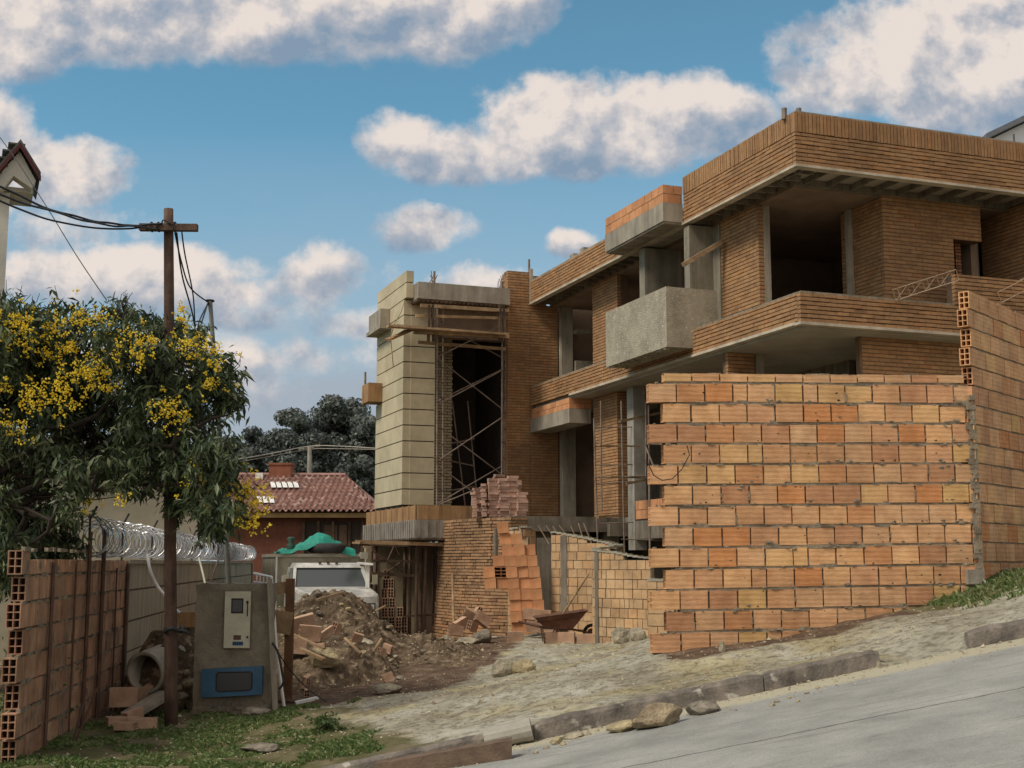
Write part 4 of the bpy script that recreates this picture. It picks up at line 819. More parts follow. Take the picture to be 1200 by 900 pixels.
# ------------------------------------------------------------------ scaffolds
def frame_ladder(mb, p0, p1, off, rungs):
    mb.tube(p0, p1, .024); mb.tube(p0 + off, p1 + off, .024)
    for i in range(rungs):
        f = (i + .5) / rungs; mb.tube(p0.lerp(p1, f), p0.lerp(p1, f) + off, .016)
def scaffold1():
    a0, a1 = 12.95, 12.25
    base = on_a(515, 600, a0); root = thing('scaffold', 'tall steel scaffold with crossed braces standing in the tower opening', 'scaffold', (base.x, base.y, 1.06), 0)
    for x, aa in ((512, a1), (519, a0), (588, a1), (592, a0)):
        m = MB(); m.tube(on_a(x, 594, aa), on_a(x + .6, 362, aa), .026); m.build('standard', M['steel'], root)
    m = MB()
    for k in range(13):
        y = 590 - k * 18
        m.tube(on_a(512, y, a1), on_a(519, y + 3, a0), .014); m.tube(on_a(588, y, a1), on_a(592, y + 2, a0), .014)
    m.build('ladder_rungs', M['steel'], root)
    for (x0, y0, x1, y1, aa) in ((513, 420, 588, 479, a0), (590, 433, 513, 474, a1), (514, 500, 588, 556, a0), (590, 488, 513, 540, a1), (513, 545, 590, 604, a1), (590, 545, 513, 590, a0), (513, 378, 590, 420, a0), (590, 380, 513, 418, a1), (513, 470, 590, 432, a0), (513, 592, 590, 560, a1)):
        m = MB(); m.tube(on_a(x0, y0, aa), on_a(x1, y1, aa), .017); m.build('cross_brace', M['steel'], root)
    for (x0, y0, x1, y1, aa, w, h) in ((493, 358, 596, 364, 12.1, .06, .09), (487, 370, 594, 373, 12.2, .05, .07), (485, 388, 596, 393.5, 12.1, .1, .14), (490, 401, 592, 409, 12.5, .06, .08)):
        m = MB(); m.beam(on_a(x0, y0, aa), on_a(x1, y1, aa), w, h); m.build('ledger_plank', M['wood'], root)
    # platform boards poking out to the left
    for k in range(4):
        m = MB(); p = on_a(454 + k * 3, 400 - k * 3.2, 11.9 + k * .22); q = on_a(510 + k * 2, 389 + k * 1.5, 12.1 + k * .22); q = on_a(592, 392, 12.0 + k * .25)
        p = Vector((p.x, p.y, q.z)); m.beam(p, q, .22, .05); m.build('platform_board', M['wood'], root)
    m = MB(); p = on_a(455, 398, 11.9); q = on_a(487, 384, 12.7); m.beam(p, q, .2, .05); m.build('platform_board', M['form'], root)
    for x in (502, 508, 586, 593):
        m = MB(); p = on_a(x, 400, 12.1); m.beam(p, on_a(x + R.uniform(-4, 4), 357, 12.1), .06, .07); m.build('prop', M['wooddk'], root)
    m = MB(); m.path([on_a(457, 398, 11.9), on_a(462, 380, 12.0), on_a(470, 366, 12.2), on_a(474, 352, 12.8)], .01, 4); m.path([on_a(458, 399, 11.9), on_a(460, 420, 11.9), on_a(461, 430, 11.9)], .012, 4); m.build('rope', M['wood'], root)
    # inner faint lift
    for x0, y0, x1, y1 in ((530, 470, 545, 592), (548, 470, 560, 592), (527, 520, 556, 514), (527, 540, 556, 546), (527, 575, 556, 570)):
        m = MB(); m.tube(on_a(x0, y0, 13.9), on_a(x1, y1, 13.9), .02); m.build('inner_tube', M['steel'], root)
scaffold1()
def scaffold2():
    b0 = -1.3; g = on_a(470, 732, 11.6); root = thing('scaffold', 'low scaffold of dark posts and rails holding up the slab beside the truck', 'scaffold', (g.x, g.y, gz(g.x, g.y)))
    for (x, aa, r) in ((436, 14.5, .04), (475, 12.6, .05), (481, 12.2, .045), (489, 11.4, .055), (494, 12.2, .05), (499, 11.5, .03), (515, 11.5, .04), (508, 12.4, .04), (441, 15.2, .04), (455, 15.4, .03)):
        t = on_a(x, 634, aa); t.z = .56; b = Vector((t.x, t.y, gz(t.x, t.y) - .1)); m = MB(); m.tube(b, t, r); m.build('prop', M['wooddk'] if r > .045 else M['rust'], root)
    for (x0, y0, x1, y1, aa, w) in ((417, 635, 520, 638, 11.3, .1), (436, 657, 490, 658, 12.1, .07), (436, 672, 490, 675, 12.1, .08), (420, 638, 490, 640, 11.6, .06), (475, 722, 520, 720, 11.5, .05), (426, 640, 440, 636, 12.5, .12)):
        m = MB(); m.beam(on_a(x0, y0, aa), on_a(x1, y1, aa), w, w * .9); m.build('rail', M['wooddk'] if w < .1 else M['wood'], root)
    for (x0, y0, x1, y1) in ((436, 645, 475, 672), (475, 655, 436, 683), (437, 640, 446, 660), (462, 640, 452, 662), (463, 640, 468, 650)):
        m = MB(); m.tube(on_a(x0, y0, 12.8), on_a(x1, y1, 12.8), .022); m.build('brace', M['rust'], root)
    m = MB(); m.beam(on_a(417, 636, 11.2), on_a(447, 636, 12.6), .2, .05); m.build('platform_board', M['wood'], root)
scaffold2()
def scaffold3():
    g = on_a(735, 650, 7.2); root = thing('scaffold', 'light scaffold of thin tubes and boards behind the left edge of the large block wall', 'scaffold', (g.x, g.y, gz(g.x, g.y)))
    A1, A2 = 8.0, 7.1
    for x0, x1, y0, y1, aa in ((696, 701, 490, 655, A1), (704, 705, 470, 600, 8.5), (728, 732, 470, 660, A2), (760, 762, 475, 700, 6.6), (757, 757, 560, 470, A2)):
        m = MB(); m.tube(on_a(x0, y0, aa), on_a(x1, y1, aa), .022); m.build('standard', M['steel'], root)
    for x0, y0, x1, y1, aa in ((697, 501, 760, 500, A1), (697, 523, 760, 523, A1), (698, 545, 762, 544, A1), (698, 568, 762, 562, A1), (699, 614, 762, 611, A1), (728, 632, 775, 633, A2), (696, 560, 775, 557, A2)):
        m = MB(); m.tube(on_a(x0, y0, aa), on_a(x1, y1, aa), .016); m.build('ledger', M['steel'], root)
    for x0, y0, x1, y1, w in ((726, 494, 778, 483, .11), (733, 567, 765, 561, .1), (715, 559, 775, 560, .07), (702, 522, 750, 523, .06), (700, 606, 730, 604, .12)):
        m = MB(); m.beam(on_a(x0, y0, A2), on_a(x1, y1, A2 + .1), w, w * .5); m.build('board', M['wood'], root)
    m = MB(); m.path([on_a(766, 547, 6.4), on_a(756, 522, 6.6), on_a(760, 520, 6.5), on_a(776, 521, 6.3)], .02, 5); m.build('bent_bar', M['steel'], root)
scaffold3()
# beam cages (open lattices of thin steel) lying on the parapet
def cage(pts, label):
    p, q = pts; d = (q - p); L = d.length; d.normalize(); s = d.cross(UP).normalized() * .14; u = s.cross(d).normalized() * .2; m = MB()
    for o in (Vector((0, 0, 0)), s, u, s + u): m.tube(p + o, q + o, .008, seg=4)
    n = int(L / .28)
    for i in range(n + 1):
        c = p + d * (L * i / n); m.path([c, c + s, c + s + u, c + u, c], .006, 4)
        if i < n: m.tube(c, c + d * (L / n) + u, .006, seg=4)
    return solo(m, 'rebar_cage', M['cage'], label, 'rebar cage', p)
M['cage'] = mk('dusty_rebar', (.42, .32, .22), (.3, .2, .13), stain=.2, bump=.1, rough=.6)
cage((on_a(1050, 352, -.05), on_a(1118, 330, -.05)), 'thin steel rebar cage lying on the brick parapet below the small notch window')
cage((on_a(1168, 356, .1), on_a(1215, 332, .1)), 'thin steel rebar cage at the right edge above the tall block wall')
# ------------------------------------------------------------------ curved block walls and leaning stack
def path_wall(name, pts, top, label, mat, bw=.3, bh=.2, posts=(), stand=None, jit=.006):
    rr = random.Random(hash(name) % 97 if False else 12); P = [Vector((p[0], p[1], 0)) for p in pts]
    # resample
    S = []; 
    for i in range(len(P) - 1):
        a = P[max(i - 1, 0)]; b = P[i]; c = P[i + 1]; d = P[min(i + 2, len(P) - 1)]
        for t in np.linspace(0, 1, 11)[:-1]:
            S.append(.5 * ((2 * b) + (c - a) * t + (2 * a - 5 * b + 4 * c - d) * t * t + (3 * b - a - 3 * c + d) * t ** 3))
    S.append(P[-1]); cum = [0]
    for i in range(1, len(S)): cum.append(cum[-1] + (S[i] - S[i - 1]).length)
    L = cum[-1]
    def pos(s):
        s = max(0, min(L, s)); i = max(j for j in range(len(cum)) if cum[j] <= s + 1e-9); i = min(i, len(S) - 2); f = (s - cum[i]) / (cum[i + 1] - cum[i] + 1e-9); return S[i].lerp(S[i + 1], f), (S[i + 1] - S[i]).normalized()
    o = S[0]; z0 = min(gz(p.x, p.y) for p in P) - .2
    root = thing(name, label, 'wall', (o.x, o.y, z0)); m = MB(); z = z0; r = 0; zmax = max(top)
    def tz(s): f = s / L * (len(top) - 1); i = min(int(f), len(top) - 2); return top[i] + (top[i + 1] - top[i]) * (f - i)
    while z < zmax:
        s = -bw * .5 * (r % 2)
        while s < L:
            a = max(s, 0); b = min(s + bw, L); lw = rr.choice([1, 1, 1, .5]); b = min(b, a + bw * lw)
            if b - a > .03 and z + bh * .6 < tz((a + b) / 2):
                pa, _ = pos(a); pb, _ = pos(b); d = pb - pa; n = Vector((d.y, -d.x, 0)).normalized(); e = rr.uniform(-jit, jit)
                hh = min(bh, tz((a + b) / 2) - z)
                m.box(pa + n * (.06 + e) + UP * z, d, UP * hh, -n * .12, 0)
                m.box(pa + n * .045 + UP * (z - .014) - d * .08, d * 1.16, UP * (hh + .02), -n * .09, 1)
            s += (b - a if b > a else bw * lw) + .014 if b - a > 0 else bw
        z += bh + .014; r += 1
    k = 0
    while k < L:      # rough mortar bed on top
        pa, _ = pos(k); pb, _ = pos(min(k + .13, L)); d = pb - pa
        if d.length > .02:
            n = Vector((d.y, -d.x, 0)).normalized(); m.box(pa + n * .075 + UP * (tz(k) - .02), d * 1.05, UP * rr.uniform(.03, .055), -n * .15, 2)
        k += .13
    m.build('block_courses', [mat, M['mortarg'], M['limey']], root)
    for s, w in posts:
        pa, d = pos(s); n = Vector((d.y, -d.x, 0)); m = MB(); m.box(pa + n * .075 - d * w / 2 + UP * z0, d * w, UP * (tz(s) - z0 - .03), -n * .15); m.build('tie_column', M['concd'], root)
M['limey'] = mk('mortar_bed', (.45, .41, .32), (.33, .3, .22), sc=9, bump=.8)
def pxy(px, Y): p = at(px, 660, Y); return (p.x, p.y)
path_wall('curved_block_wall', [pxy(648, 27.6), pxy(672, 27.3), pxy(700, 27.0), pxy(721, 26.5), pxy(726, 26.1), pxy(716, 25.8), pxy(702, 25.5), pxy(697, 25.1), pxy(705, 24.7), pxy(730, 24.3), pxy(764, 23.8)],
          [.66, .58, .5, .42, .36, .33, .30, .27, .24, .2, .13, .09], 'pale clay block wall curling in an S left of the large orange wall', M['blockp'], bw=.2, bh=.165, posts=((.32, .16), (2.35, .13), (3.62, .13)))
path_wall('block_pier', [pxy(760, 23.2), pxy(790, 23.0)], [-.3, -.3], 'low concrete and block stub behind the left foot of the large wall', M['blockp'])
path_wall('short_block_wall', [pxy(597, 28.5), pxy(612, 28.35), pxy(626, 28.5)], [.75, .8, .70], 'short stub of pale clay blocks behind the leaning stack of orange blocks', M['blockp'])
m = MB(); a = at(632, 715, 28.3); m.box(Vector((a.x - .05, 28.2, -1.8)), (.37, 0, 0), (0, .3, 0), (0, 0, 2.35)); solo(m, 'concrete_column', M['concd'], 'dark raw concrete column between the leaning block stack and the curved wall', 'column', (a.x, 28.3, -1.8))
for i in range(7):
    x = 646 + i * 8; p = at(x + R.uniform(-3, 3), 632, 27.7); q = at(x - 11 + R.uniform(-6, 3), 614 + R.uniform(-2, 4), 27.7); m = MB(); m.tube(p - UP * .1, q, .013)
    solo(m, 'starter_bar', M['cage'], 'thin bent rebar sprouting above the curved pale block wall', 'rebar', p, 'rebar sprouting above the curved wall')
# shared block meshes
def block_mesh(name, L, H, T, mat, holes=True):
    m = MB()
    if holes: hollow(m, (-L / 2, -T / 2, 0), EX, EY, EZ, L, H, T, 'ab')
    else: m.bx(-L / 2, L / 2, -T / 2, T / 2, 0, H)
    o = m.build(name, [mat, M['hollow']] if holes else [mat]); me = o.data; bpy.data.objects.remove(o); return me
BLK = {k: block_mesh(k, *v) for k, v in {'hollow_block': (.33, .23, .115, M['looseb']) if 'looseb' in M else (.33, .23, .115, M['blocko']), 'pinkb': (.25, .06, .12, M['pinkbrick'], False), 'stackb': (.238, .225, .24, M['blocko'], False), 'stackbh': (.23, .225, .3, M['blocko'], True)}.items()}
def place(me, name, loc, rot, label, cat, group=None):
    o = bpy.data.objects.new(name, me); COL.objects.link(o); o.location = loc; o.rotation_euler = rot; return tag(o, label, cat, group)
def randcol(seed, base, n=4):
    pass
# leaning stack: columns of blocks that lean to the left at the top
rr = random.Random(6)
cols = [(584, 3, 7, .8), (597, 0, 5, 0), (604, 0, 9, .5), (617, 0, 9, .4), (630, 0, 9, .3)]
zg = at(610, 742, 27.4).z
def stackpos(c, r):   # c column, r row
    x0 = at(606 + c * 13.2, 742, 27.4).x; lean = -.012 * r - .0022 * r * r
    return Vector((x0 + lean + rr.uniform(-.012, .012), 27.4 + rr.uniform(-.03, .03), zg + r * .232))
for c, r0, r1 in ((0, 0, 10), (1, 0, 9), (2, 1, 8), (-1, 4, 7), (-2, 4, 6)):
    for r in range(r0, r1):
        top = r >= r1 - 1; p = stackpos(c, r)
        hol = (c == -1 and r == 5)
        lab = 'orange clay block on top of the leaning stack' if top else ('orange clay block showing its hollow end in the leaning stack' if hol else 'orange clay block in the leaning stack by the brick base')
        place(BLK['stackbh'] if hol else BLK['stackb'], 'clay_block', p, (0, -.03 - .006 * r, rr.uniform(-.06, .06) + (1.57 if hol else 0)), lab, 'block', 'hollow-end blocks in the leaning stack' if hol else ('top blocks of the leaning stack' if top else 'blocks in the leaning stack'))
for k, (x, y, Y, rz, ry) in enumerate(((626, 737, 27.0, .2, .05), (642, 738, 26.9, -.15, .0), (650, 728, 27.2, .5, .1), (622, 722, 27.2, 0, .08), (636, 724, 27.2, .1, .02))):
    p = at(x, y + 4, Y); place(BLK['hollow_block'], 'clay_block', p, (0, ry, rz), 'hollow orange block lying flat at the foot of the leaning stack beside the wheelbarrow', 'block', 'blocks at the foot of the leaning stack')
# pinkish brick pile on the terrace: individual bricks
n = 0
for ci, (x, h, aa) in enumerate(((556, 9, 9.4), (567, 12, 9.3), (578, 14, 9.2), (590, 14, 9.1), (600, 15, 9.1), (611, 9, 9.0), (561, 11, 9.8), (584, 16, 9.6), (605, 14, 9.6))):
    for r in range(h):
        for k in range(1 if ci > 5 else 1):
            p = on_a(x + rr.uniform(-1.2, 1.2), 604, aa); p.z = 1.067 + r * .0635
            place(BLK['pinkb'], 'brick', p + AX * rr.uniform(-.03, .03), (0, rr.uniform(-.02, .02), .354 + rr.uniform(-.12, .12) + (0 if ci > 1 else 1.2)), 'dusty pink brick in the heaped pile on the terrace edge', 'brick', 'bricks in the pile on the terrace'); n += 1
# ------------------------------------------------------------------ soil heap and rubble
def soil():
    xs = np.arange(-6.2, 1.2, .05); ys = np.arange(17.2, 26.6, .055); X, Y = np.meshgrid(xs, ys); Z = np.concatenate([tps(a, b) for a, b in zip(X, Y)]).reshape(X.shape)
    idx = {}; vs = []; fs = []; H = np.zeros(X.shape)
    for j in range(len(ys)):
        for i in range(len(xs)): H[j, i] = heap(xs[i], ys[j])
    for j in range(len(ys)):
        for i in range(len(xs)):
            x, y = xs[i], ys[j]; h = H[j, i]
            z = surf(x, y, Z[j, i]) + h - .03
            if h > 0: 
                v = abs(noise.noise(Vector((x * 6, y * 6, 2)))) * .10 + abs(noise.noise(Vector((x * 13, y * 13, 5)))) * .05; z += v * min(1, h * 6) - .04
            vs.append((x, y, z))
    nx = len(xs)
    for j in range(len(ys) - 1):
        for i in range(nx - 1):
            if max(H[j, i], H[j, i + 1], H[j + 1, i], H[j + 1, i + 1]) > .01: fs.append((j * nx + i, j * nx + i + 1, (j + 1) * nx + i + 1, (j + 1) * nx + i))
    mb = MB(); mb.add(vs, fs); c = Vector((HP.x, 22.5, -2.0))
    o = solo(mb, 'soil_heap', M['soil'], 'long heap of brown excavated soil between the meter pillar and the truck', 'soil heap', c)
def gh(x, y): h = heap(x, y); return surf(x, y, gz(x, y)) + h
M['soil'] = mk('excavated_soil', (.235, .175, .115), (.095, .065, .04), sc=4.5, stain=.5, stsc=1.1, bump=1., bsc=18, bd=.06, rough=.98, spec=.1, spots=((.32, .25, .17), 9., .60))
soil()
def rockmesh(seed, L, W, H, sub=3, sharp=.35):
    import bmesh
    bm = bmesh.new(); bmesh.ops.create_icosphere(bm, subdivisions=sub, radius=1)
    pl = []; r_ = random.Random(seed)
    for _ in range(13): pl.append((Vector((r_.gauss(0, 1), r_.gauss(0, 1), r_.gauss(0, 1))).normalized(), r_.uniform(.62, .92)))
    for v in bm.verts:
        p = v.co.copy()
        for n, d in pl:
            k = p.dot(n)
            if k > d: p -= n * (k - d)
        p *= 1 + .09 * noise.fractal(p * 2.3 + Vector((seed, 0, 0)), .8, 2.1, 4); v.co = Vector((p.x * L / 2, p.y * W / 2, p.z * H / 2))
    me = bpy.data.meshes.new('rock'); bm.to_mesh(me); bm.free(); return me
RS = [0]
def rock(x, y, w, h, Y, mat, label, group=None, rz=0, sink=.25, name='rock', z=None):
    RS[0] += 1; W = w * Y / F; Hh = h * Y / F; me = rockmesh(RS[0] * 3.7, W * 1.08, W * .8, Hh * 1.25); me.materials.append(M[mat])
    p = at(x, y, Y); g = gh(p.x, Y) if z is None else z
    if z is None: p.z = g + Hh * .38
    o = bpy.data.objects.new(name, me); COL.objects.link(o); o.location = p; o.rotation_euler = (R.uniform(-.15, .15), R.uniform(-.1, .1), rz); return tag(o, label, 'rock', group)
rock(588, 787, 26, 22, 18.6, 'rockc', 'pale tan boulder in the driveway, left one of two side by side'); rock(613, 786, 27, 20, 18.4, 'rocky', 'yellowish boulder in the driveway, right one of two side by side')
rock(728, 744, 26, 22, 22.9, 'rockc', 'grey white boulder left of a paired one at the foot of the curved wall'); rock(745, 743, 24, 18, 22.7, 'limer', 'whitish jagged boulder touching the left foot of the large block wall') if 'limer' in M else rock(745, 743, 24, 18, 22.7, 'rockc', 'whitish jagged boulder touching the left foot of the large block wall')
rock(454, 812, 32, 12, 17.4, 'rockc', 'flat pale rock at the lower edge of the dark soil')
rock(382, 752, 36, 24, 19.4, 'rocky', 'large yellowish boulder half buried on the soil heap')
rock(424, 724, 30, 10, 21.2, 'rockc', 'flat grey slab of rock near the top of the soil heap')
def kr(x, y, w, h, Y, mat, label, group=None):
    q = at(x, y, Y); rock(x, y, w, h, Y, mat, label, group, z=0)
    o = bpy.context.scene.objects[-1] if False else None
def road_rock(x, y, w, h, mat, label, group=None):
    d = ray(x, y + h / 2); k = 1.6 / (.19 * d.x - d.z); Y = (d * k).y; W = w * Y / F; Hh = h * Y / F; RS[0] += 1
    me = rockmesh(RS[0] * 3.7, W * 1.06, min(W, .3) * .9, Hh * 1.3); me.materials.append(M[mat]); p = at(x, y, Y + .05); o = bpy.data.objects.new('rock', me); COL.objects.link(o); o.location = p; o.rotation_euler = (0, -.18, R.uniform(-.15, .15)); return tag(o, label, 'rock', group)
road_rock(770, 840, 62, 24, 'rockb', 'large brown and cream rock lying in the gutter against the kerb')
road_rock(822, 830, 44, 14, 'rockg', 'long mottled grey rock in the gutter right of the largest one')
road_rock(730, 852, 40, 11, 'rocky', 'flat yellow rock at the left end of the row in the gutter')
road_rock(748, 847, 26, 11, 'rocky', 'small yellow rock wedged against the largest gutter rock')
road_rock(652, 868, 18, 9, 'rocky', 'yellow stone beside the end of the broken kerb pipe')
road_rock(672, 862, 24, 7, 'rockc', 'pale flat stone in the gutter right of the kerb pipe')
for k, (x, y, s) in enumerate(((910, 822, 8), (925, 818, 6), (945, 812, 7), (935, 822, 6), (905, 826, 9), (958, 806, 6), (640, 876, 9), (660, 872, 8), (690, 860, 8), (700, 856, 6), (628, 882, 7), (980, 799, 5))):
    road_rock(x, y, s, s * .55, 'rocky' if k % 2 else 'rockc', 'small yellowish pebble in the gutter below the kerb', 'pebbles in the gutter')
# kerb pipe and plank at the bottom
d0 = ray(560, 876); 
def onroad(x, y, up=0.): d = ray(x, y); k = (1.6 - up) / (.19 * d.x - d.z); return d * k
def pipe_kerb():
    p = Vector((-.24, kerb_y(-.2) + .06, road_z(-.2, 0) + .09)); q = Vector((.175, kerb_y(.2) - .01, road_z(.2, 0) + .105)); m = MB(); n = 10
    m.path([p.lerp(q, i / n) for i in range(n + 1)], [.10 + .008 * (i > 8) + .006 * noise.noise(Vector((i, 3, 1))) for i in range(n + 1)], 14); solo(m, 'broken_pipe', M['concl'], 'short broken piece of grey concrete pipe at the gap in the kerb', 'pipe', p)
    a = onroad(440, 912); b = onroad(600, 888); a = Vector((a.x, a.y, road_z(a.x, 0) + .06)); b = Vector((b.x, b.y, road_z(b.x, 0) + .085)); m = MB()
    nn = 16; prev = None; vs = []; 
    for i in range(nn + 1):
        c = a.lerp(b, i / nn); e = .012 * noise.noise(Vector((i * .6, 1, 0))); h = .075 + .01 * noise.noise(Vector((i * .8, 4, 0))); w = .06
        vs += [c + Vector((0, -w + e, -.1)), c + Vector((0, w + e, -.1)), c + Vector((0, w + e, h)), c + Vector((0, -w + e, h - .01))]
    fs = [(0, 1, 2, 3)] + [tuple(nn * 4 + k for k in (3, 2, 1, 0))]
    for i in range(nn):
        for k in range(4): fs.append((i * 4 + k, i * 4 + (k + 1) % 4, (i + 1) * 4 + (k + 1) % 4, (i + 1) * 4 + k))
    m.add(vs, fs); solo(m, 'timber_beam', M['oldbeam'], 'old brown timber beam lying in the gutter along the kerb', 'beam', a)
M['oldbeam'] = mk('old_beam', (.17, .115, .075), (.10, .065, .045), sc=5, stain=.4, stsc=3, bump=.5)
pipe_kerb()
# rubble on and round the heap
def blk(kind, x, y, Y, rot, label, group=None, up=.0, name='clay_block', cat='block'):
    p = at(x, y, Y); p.z = gh(p.x, Y) + up; return place(BLK[kind], name, p, rot, label, cat, group)
blk('hollow_block', 353, 722, 20.4, (.2, -.25, .3), 'long pink clay block on the soil heap right behind the timber post', up=.25).scale = (1.45, 1, 1)
blk('hollow_block', 362, 740, 20.0, (.1, .1, .4), 'upper broken hollow block wedged in the heap below the long pink block', up=.12)
blk('hollow_block', 392, 704, 21.3, (.3, .2, 1.3), 'pale broken hollow block near the top of the soil heap', up=.16).scale = (.6, .8, .8)
blk('hollow_block', 384, 718, 20.9, (.1, -.5, .7), 'narrow pale block tilted on the heap above the yellowish boulder', up=.1).scale = (.9, .5, .5)
blk('hollow_block', 345, 756, 19.6, (0, .1, .2), 'hollow block lying in the rubble at the left foot of the heap', up=.05)
def stick(x0, y0, x1, y1, Y0, Y1, w, label, mat='wood', cat='stick', group=None, round_=False, name='board'):
    p = at(x0, y0, Y0); q = at(x1, y1, Y1); m = MB()
    if round_: m.tube(p, q, w / 2)
    else: m.beam(p, q, w, w * .4)
    return solo(m, name, M[mat], label, cat, p, group)
stick(371, 703, 403, 694, 21.3, 21.5, .08, 'pale board lying across the crest of the soil heap', cat='board')
stick(352, 760, 380, 773, 18.9, 18.7, .09, 'grey board half buried below the yellowish boulder', cat='board')
stick(404, 748, 423, 766, 18.9, 18.6, .045, 'thin pole sloping down the heap to the right of the yellowish boulder', cat='pole', round_=True)
stick(437, 765, 447, 749, 18.6, 18.9, .05, 'short pale stick standing out of the dark soil', round_=True)
stick(440, 716, 452, 710, 22.8, 22.9, .06, 'pale stick poking out between the truck bumper and the heap')
stick(380, 760, 340, 742, 18.9, 19.4, .06, 'rough board crossing the rubble left of the yellowish boulder', cat='board')
stick(300, 820, 345, 822, 17.0, 17.2, .07, 'broken branch at the foot of the timber post', 'post', 'branch', round_=True)
stick(345, 824, 372, 818, 17.3, 17.5, .09, 'white painted batten on the ground right of the timber post', 'white', 'batten')
stick(390, 820, 418, 810, 17.5, 17.8, .07, 'brown plank fragment at the edge of the grass', 'wooddk', 'plank')
sr = random.Random(31)
for k in range(70):
    x = sr.uniform(335, 520); y = sr.uniform(700, 815); Y = 17.6 + (815 - y) / 115 * 6.5
    p = at(x, y, Y); hh = heap(p.x, Y)
    if hh < .02 and k % 2: continue
    s = .035 + .09 * sr.random() ** 2; me = rockmesh(900 + k, s * 1.3, s, s * .8, 2); me.materials.append(M[sr.choice(['rockc', 'rockg', 'rockb', 'rocky', 'rockb'])])
    o = bpy.data.objects.new('rubble_stone', me); COL.objects.link(o); o.location = (p.x, Y, gh(p.x, Y) + s * .15); o.rotation_euler = (0, 0, sr.uniform(0, 6)); tag(o, 'small rubble stone scattered on the soil heap', 'stone', 'rubble stones on the soil heap')
for k in range(9):
    x = sr.uniform(340, 470); y = sr.uniform(730, 812); Y = 17.6 + (815 - y) / 115 * 6.5; p = at(x, y, Y)
    o = place(BLK['hollow_block'], 'block_fragment', (p.x, Y, gh(p.x, Y) - .02), (sr.uniform(-.5, .5), sr.uniform(-.5, .5), sr.uniform(0, 6)), 'small broken fragment of clay block lying in the soil', 'block fragment', 'block fragments in the soil'); o.scale = (.5, .6, .6)
# rubble pile beside the base wall
for k, (x, y, Y, s, rot) in enumerate(((548, 728, 27.6, 1.1, (.4, .5, .3)), (541, 738, 27.4, 1., (.1, -.4, .8)), (556, 722, 27.9, .9, (.6, .1, 1.9)), (563, 731, 27.4, 1., (-.3, .6, .5)), (533, 744, 27.2, .9, (0, .2, .4)), (552, 740, 27.0, .9, (.2, .2, 1.1)))):
    p = at(x, y, Y); o = place(BLK['hollow_block'], 'clay_block', p, rot, 'broken hollow block tumbled in the rubble at the corner of the brick base', 'block', 'blocks in the rubble by the brick base'); o.scale = (s, s, s)
rock(565, 741, 24, 18, 26.6, 'rockg', 'grey lump of dried mortar in front of the block rubble'); rock(549, 746, 24, 10, 26.3, 'rockc', 'flat pale slab in front of the rubble at the brick base')
rock(524, 746, 14, 9, 26.3, 'rockc', 'small pale rock left of the block rubble'); 
for k, (x, y, Y) in enumerate(((604, 748, 26.5), (648, 749, 26.), (686, 748, 25.3), (664, 749, 25.6))):
    p = at(x, y + 3, Y); p.z = gh(p.x, Y) - .02; o = place(BLK['hollow_block'], 'clay_block', p, (0, 0, sr.uniform(-.4, .4)), 'clay block lying on its side in the dust along the foot of the curved wall', 'block', 'blocks in the dust by the curved wall')
# brick stacks next to the truck
for ci, (x, aa, nrow_, lab) in enumerate(((452, 13.0, 6, 'reddish'), (459, 12.6, 5, 'reddish'), (468, 12.2, 4, ''), (475, 12.2, 3, ''))):
    q = on_a(x, 735, aa); g = gz(q.x, q.y)
    for r in range(nrow_ + (2 if ci < 2 else 0)):
        place(BLK['hollow_block'], 'clay_block', (q.x + sr.uniform(-.02, .02), q.y, g + r * .236), (0, 0, sr.uniform(-.1, .1) + 1.57), 'hollow clay block in the stack under the low scaffold', 'block', 'blocks stacked under the low scaffold').scale = (1, 1.3, 1)
m = MB(); p = on_a(455, 733, 11.0); g = gz(p.x, p.y)
m.box((p.x, p.y, g - .1), BX * 1.15, AX * .1, UP * .38); solo(m, 'formwork_panel', M['form'], 'low orange-brown board edging the ground under the low scaffold', 'board', (p.x, p.y, g))
stick(510, 735, 493 + 17, 668, 26.9, 27.4, .05, 'thin wooden stake leaning on the left face of the brick base', cat='stake', round_=True) if False else None
stick(532, 742, 530, 672, 27.2, 27.9, .05, 'thin wooden stake leaning on the swelling face of the brick base', cat='stake', round_=True, name='stake')
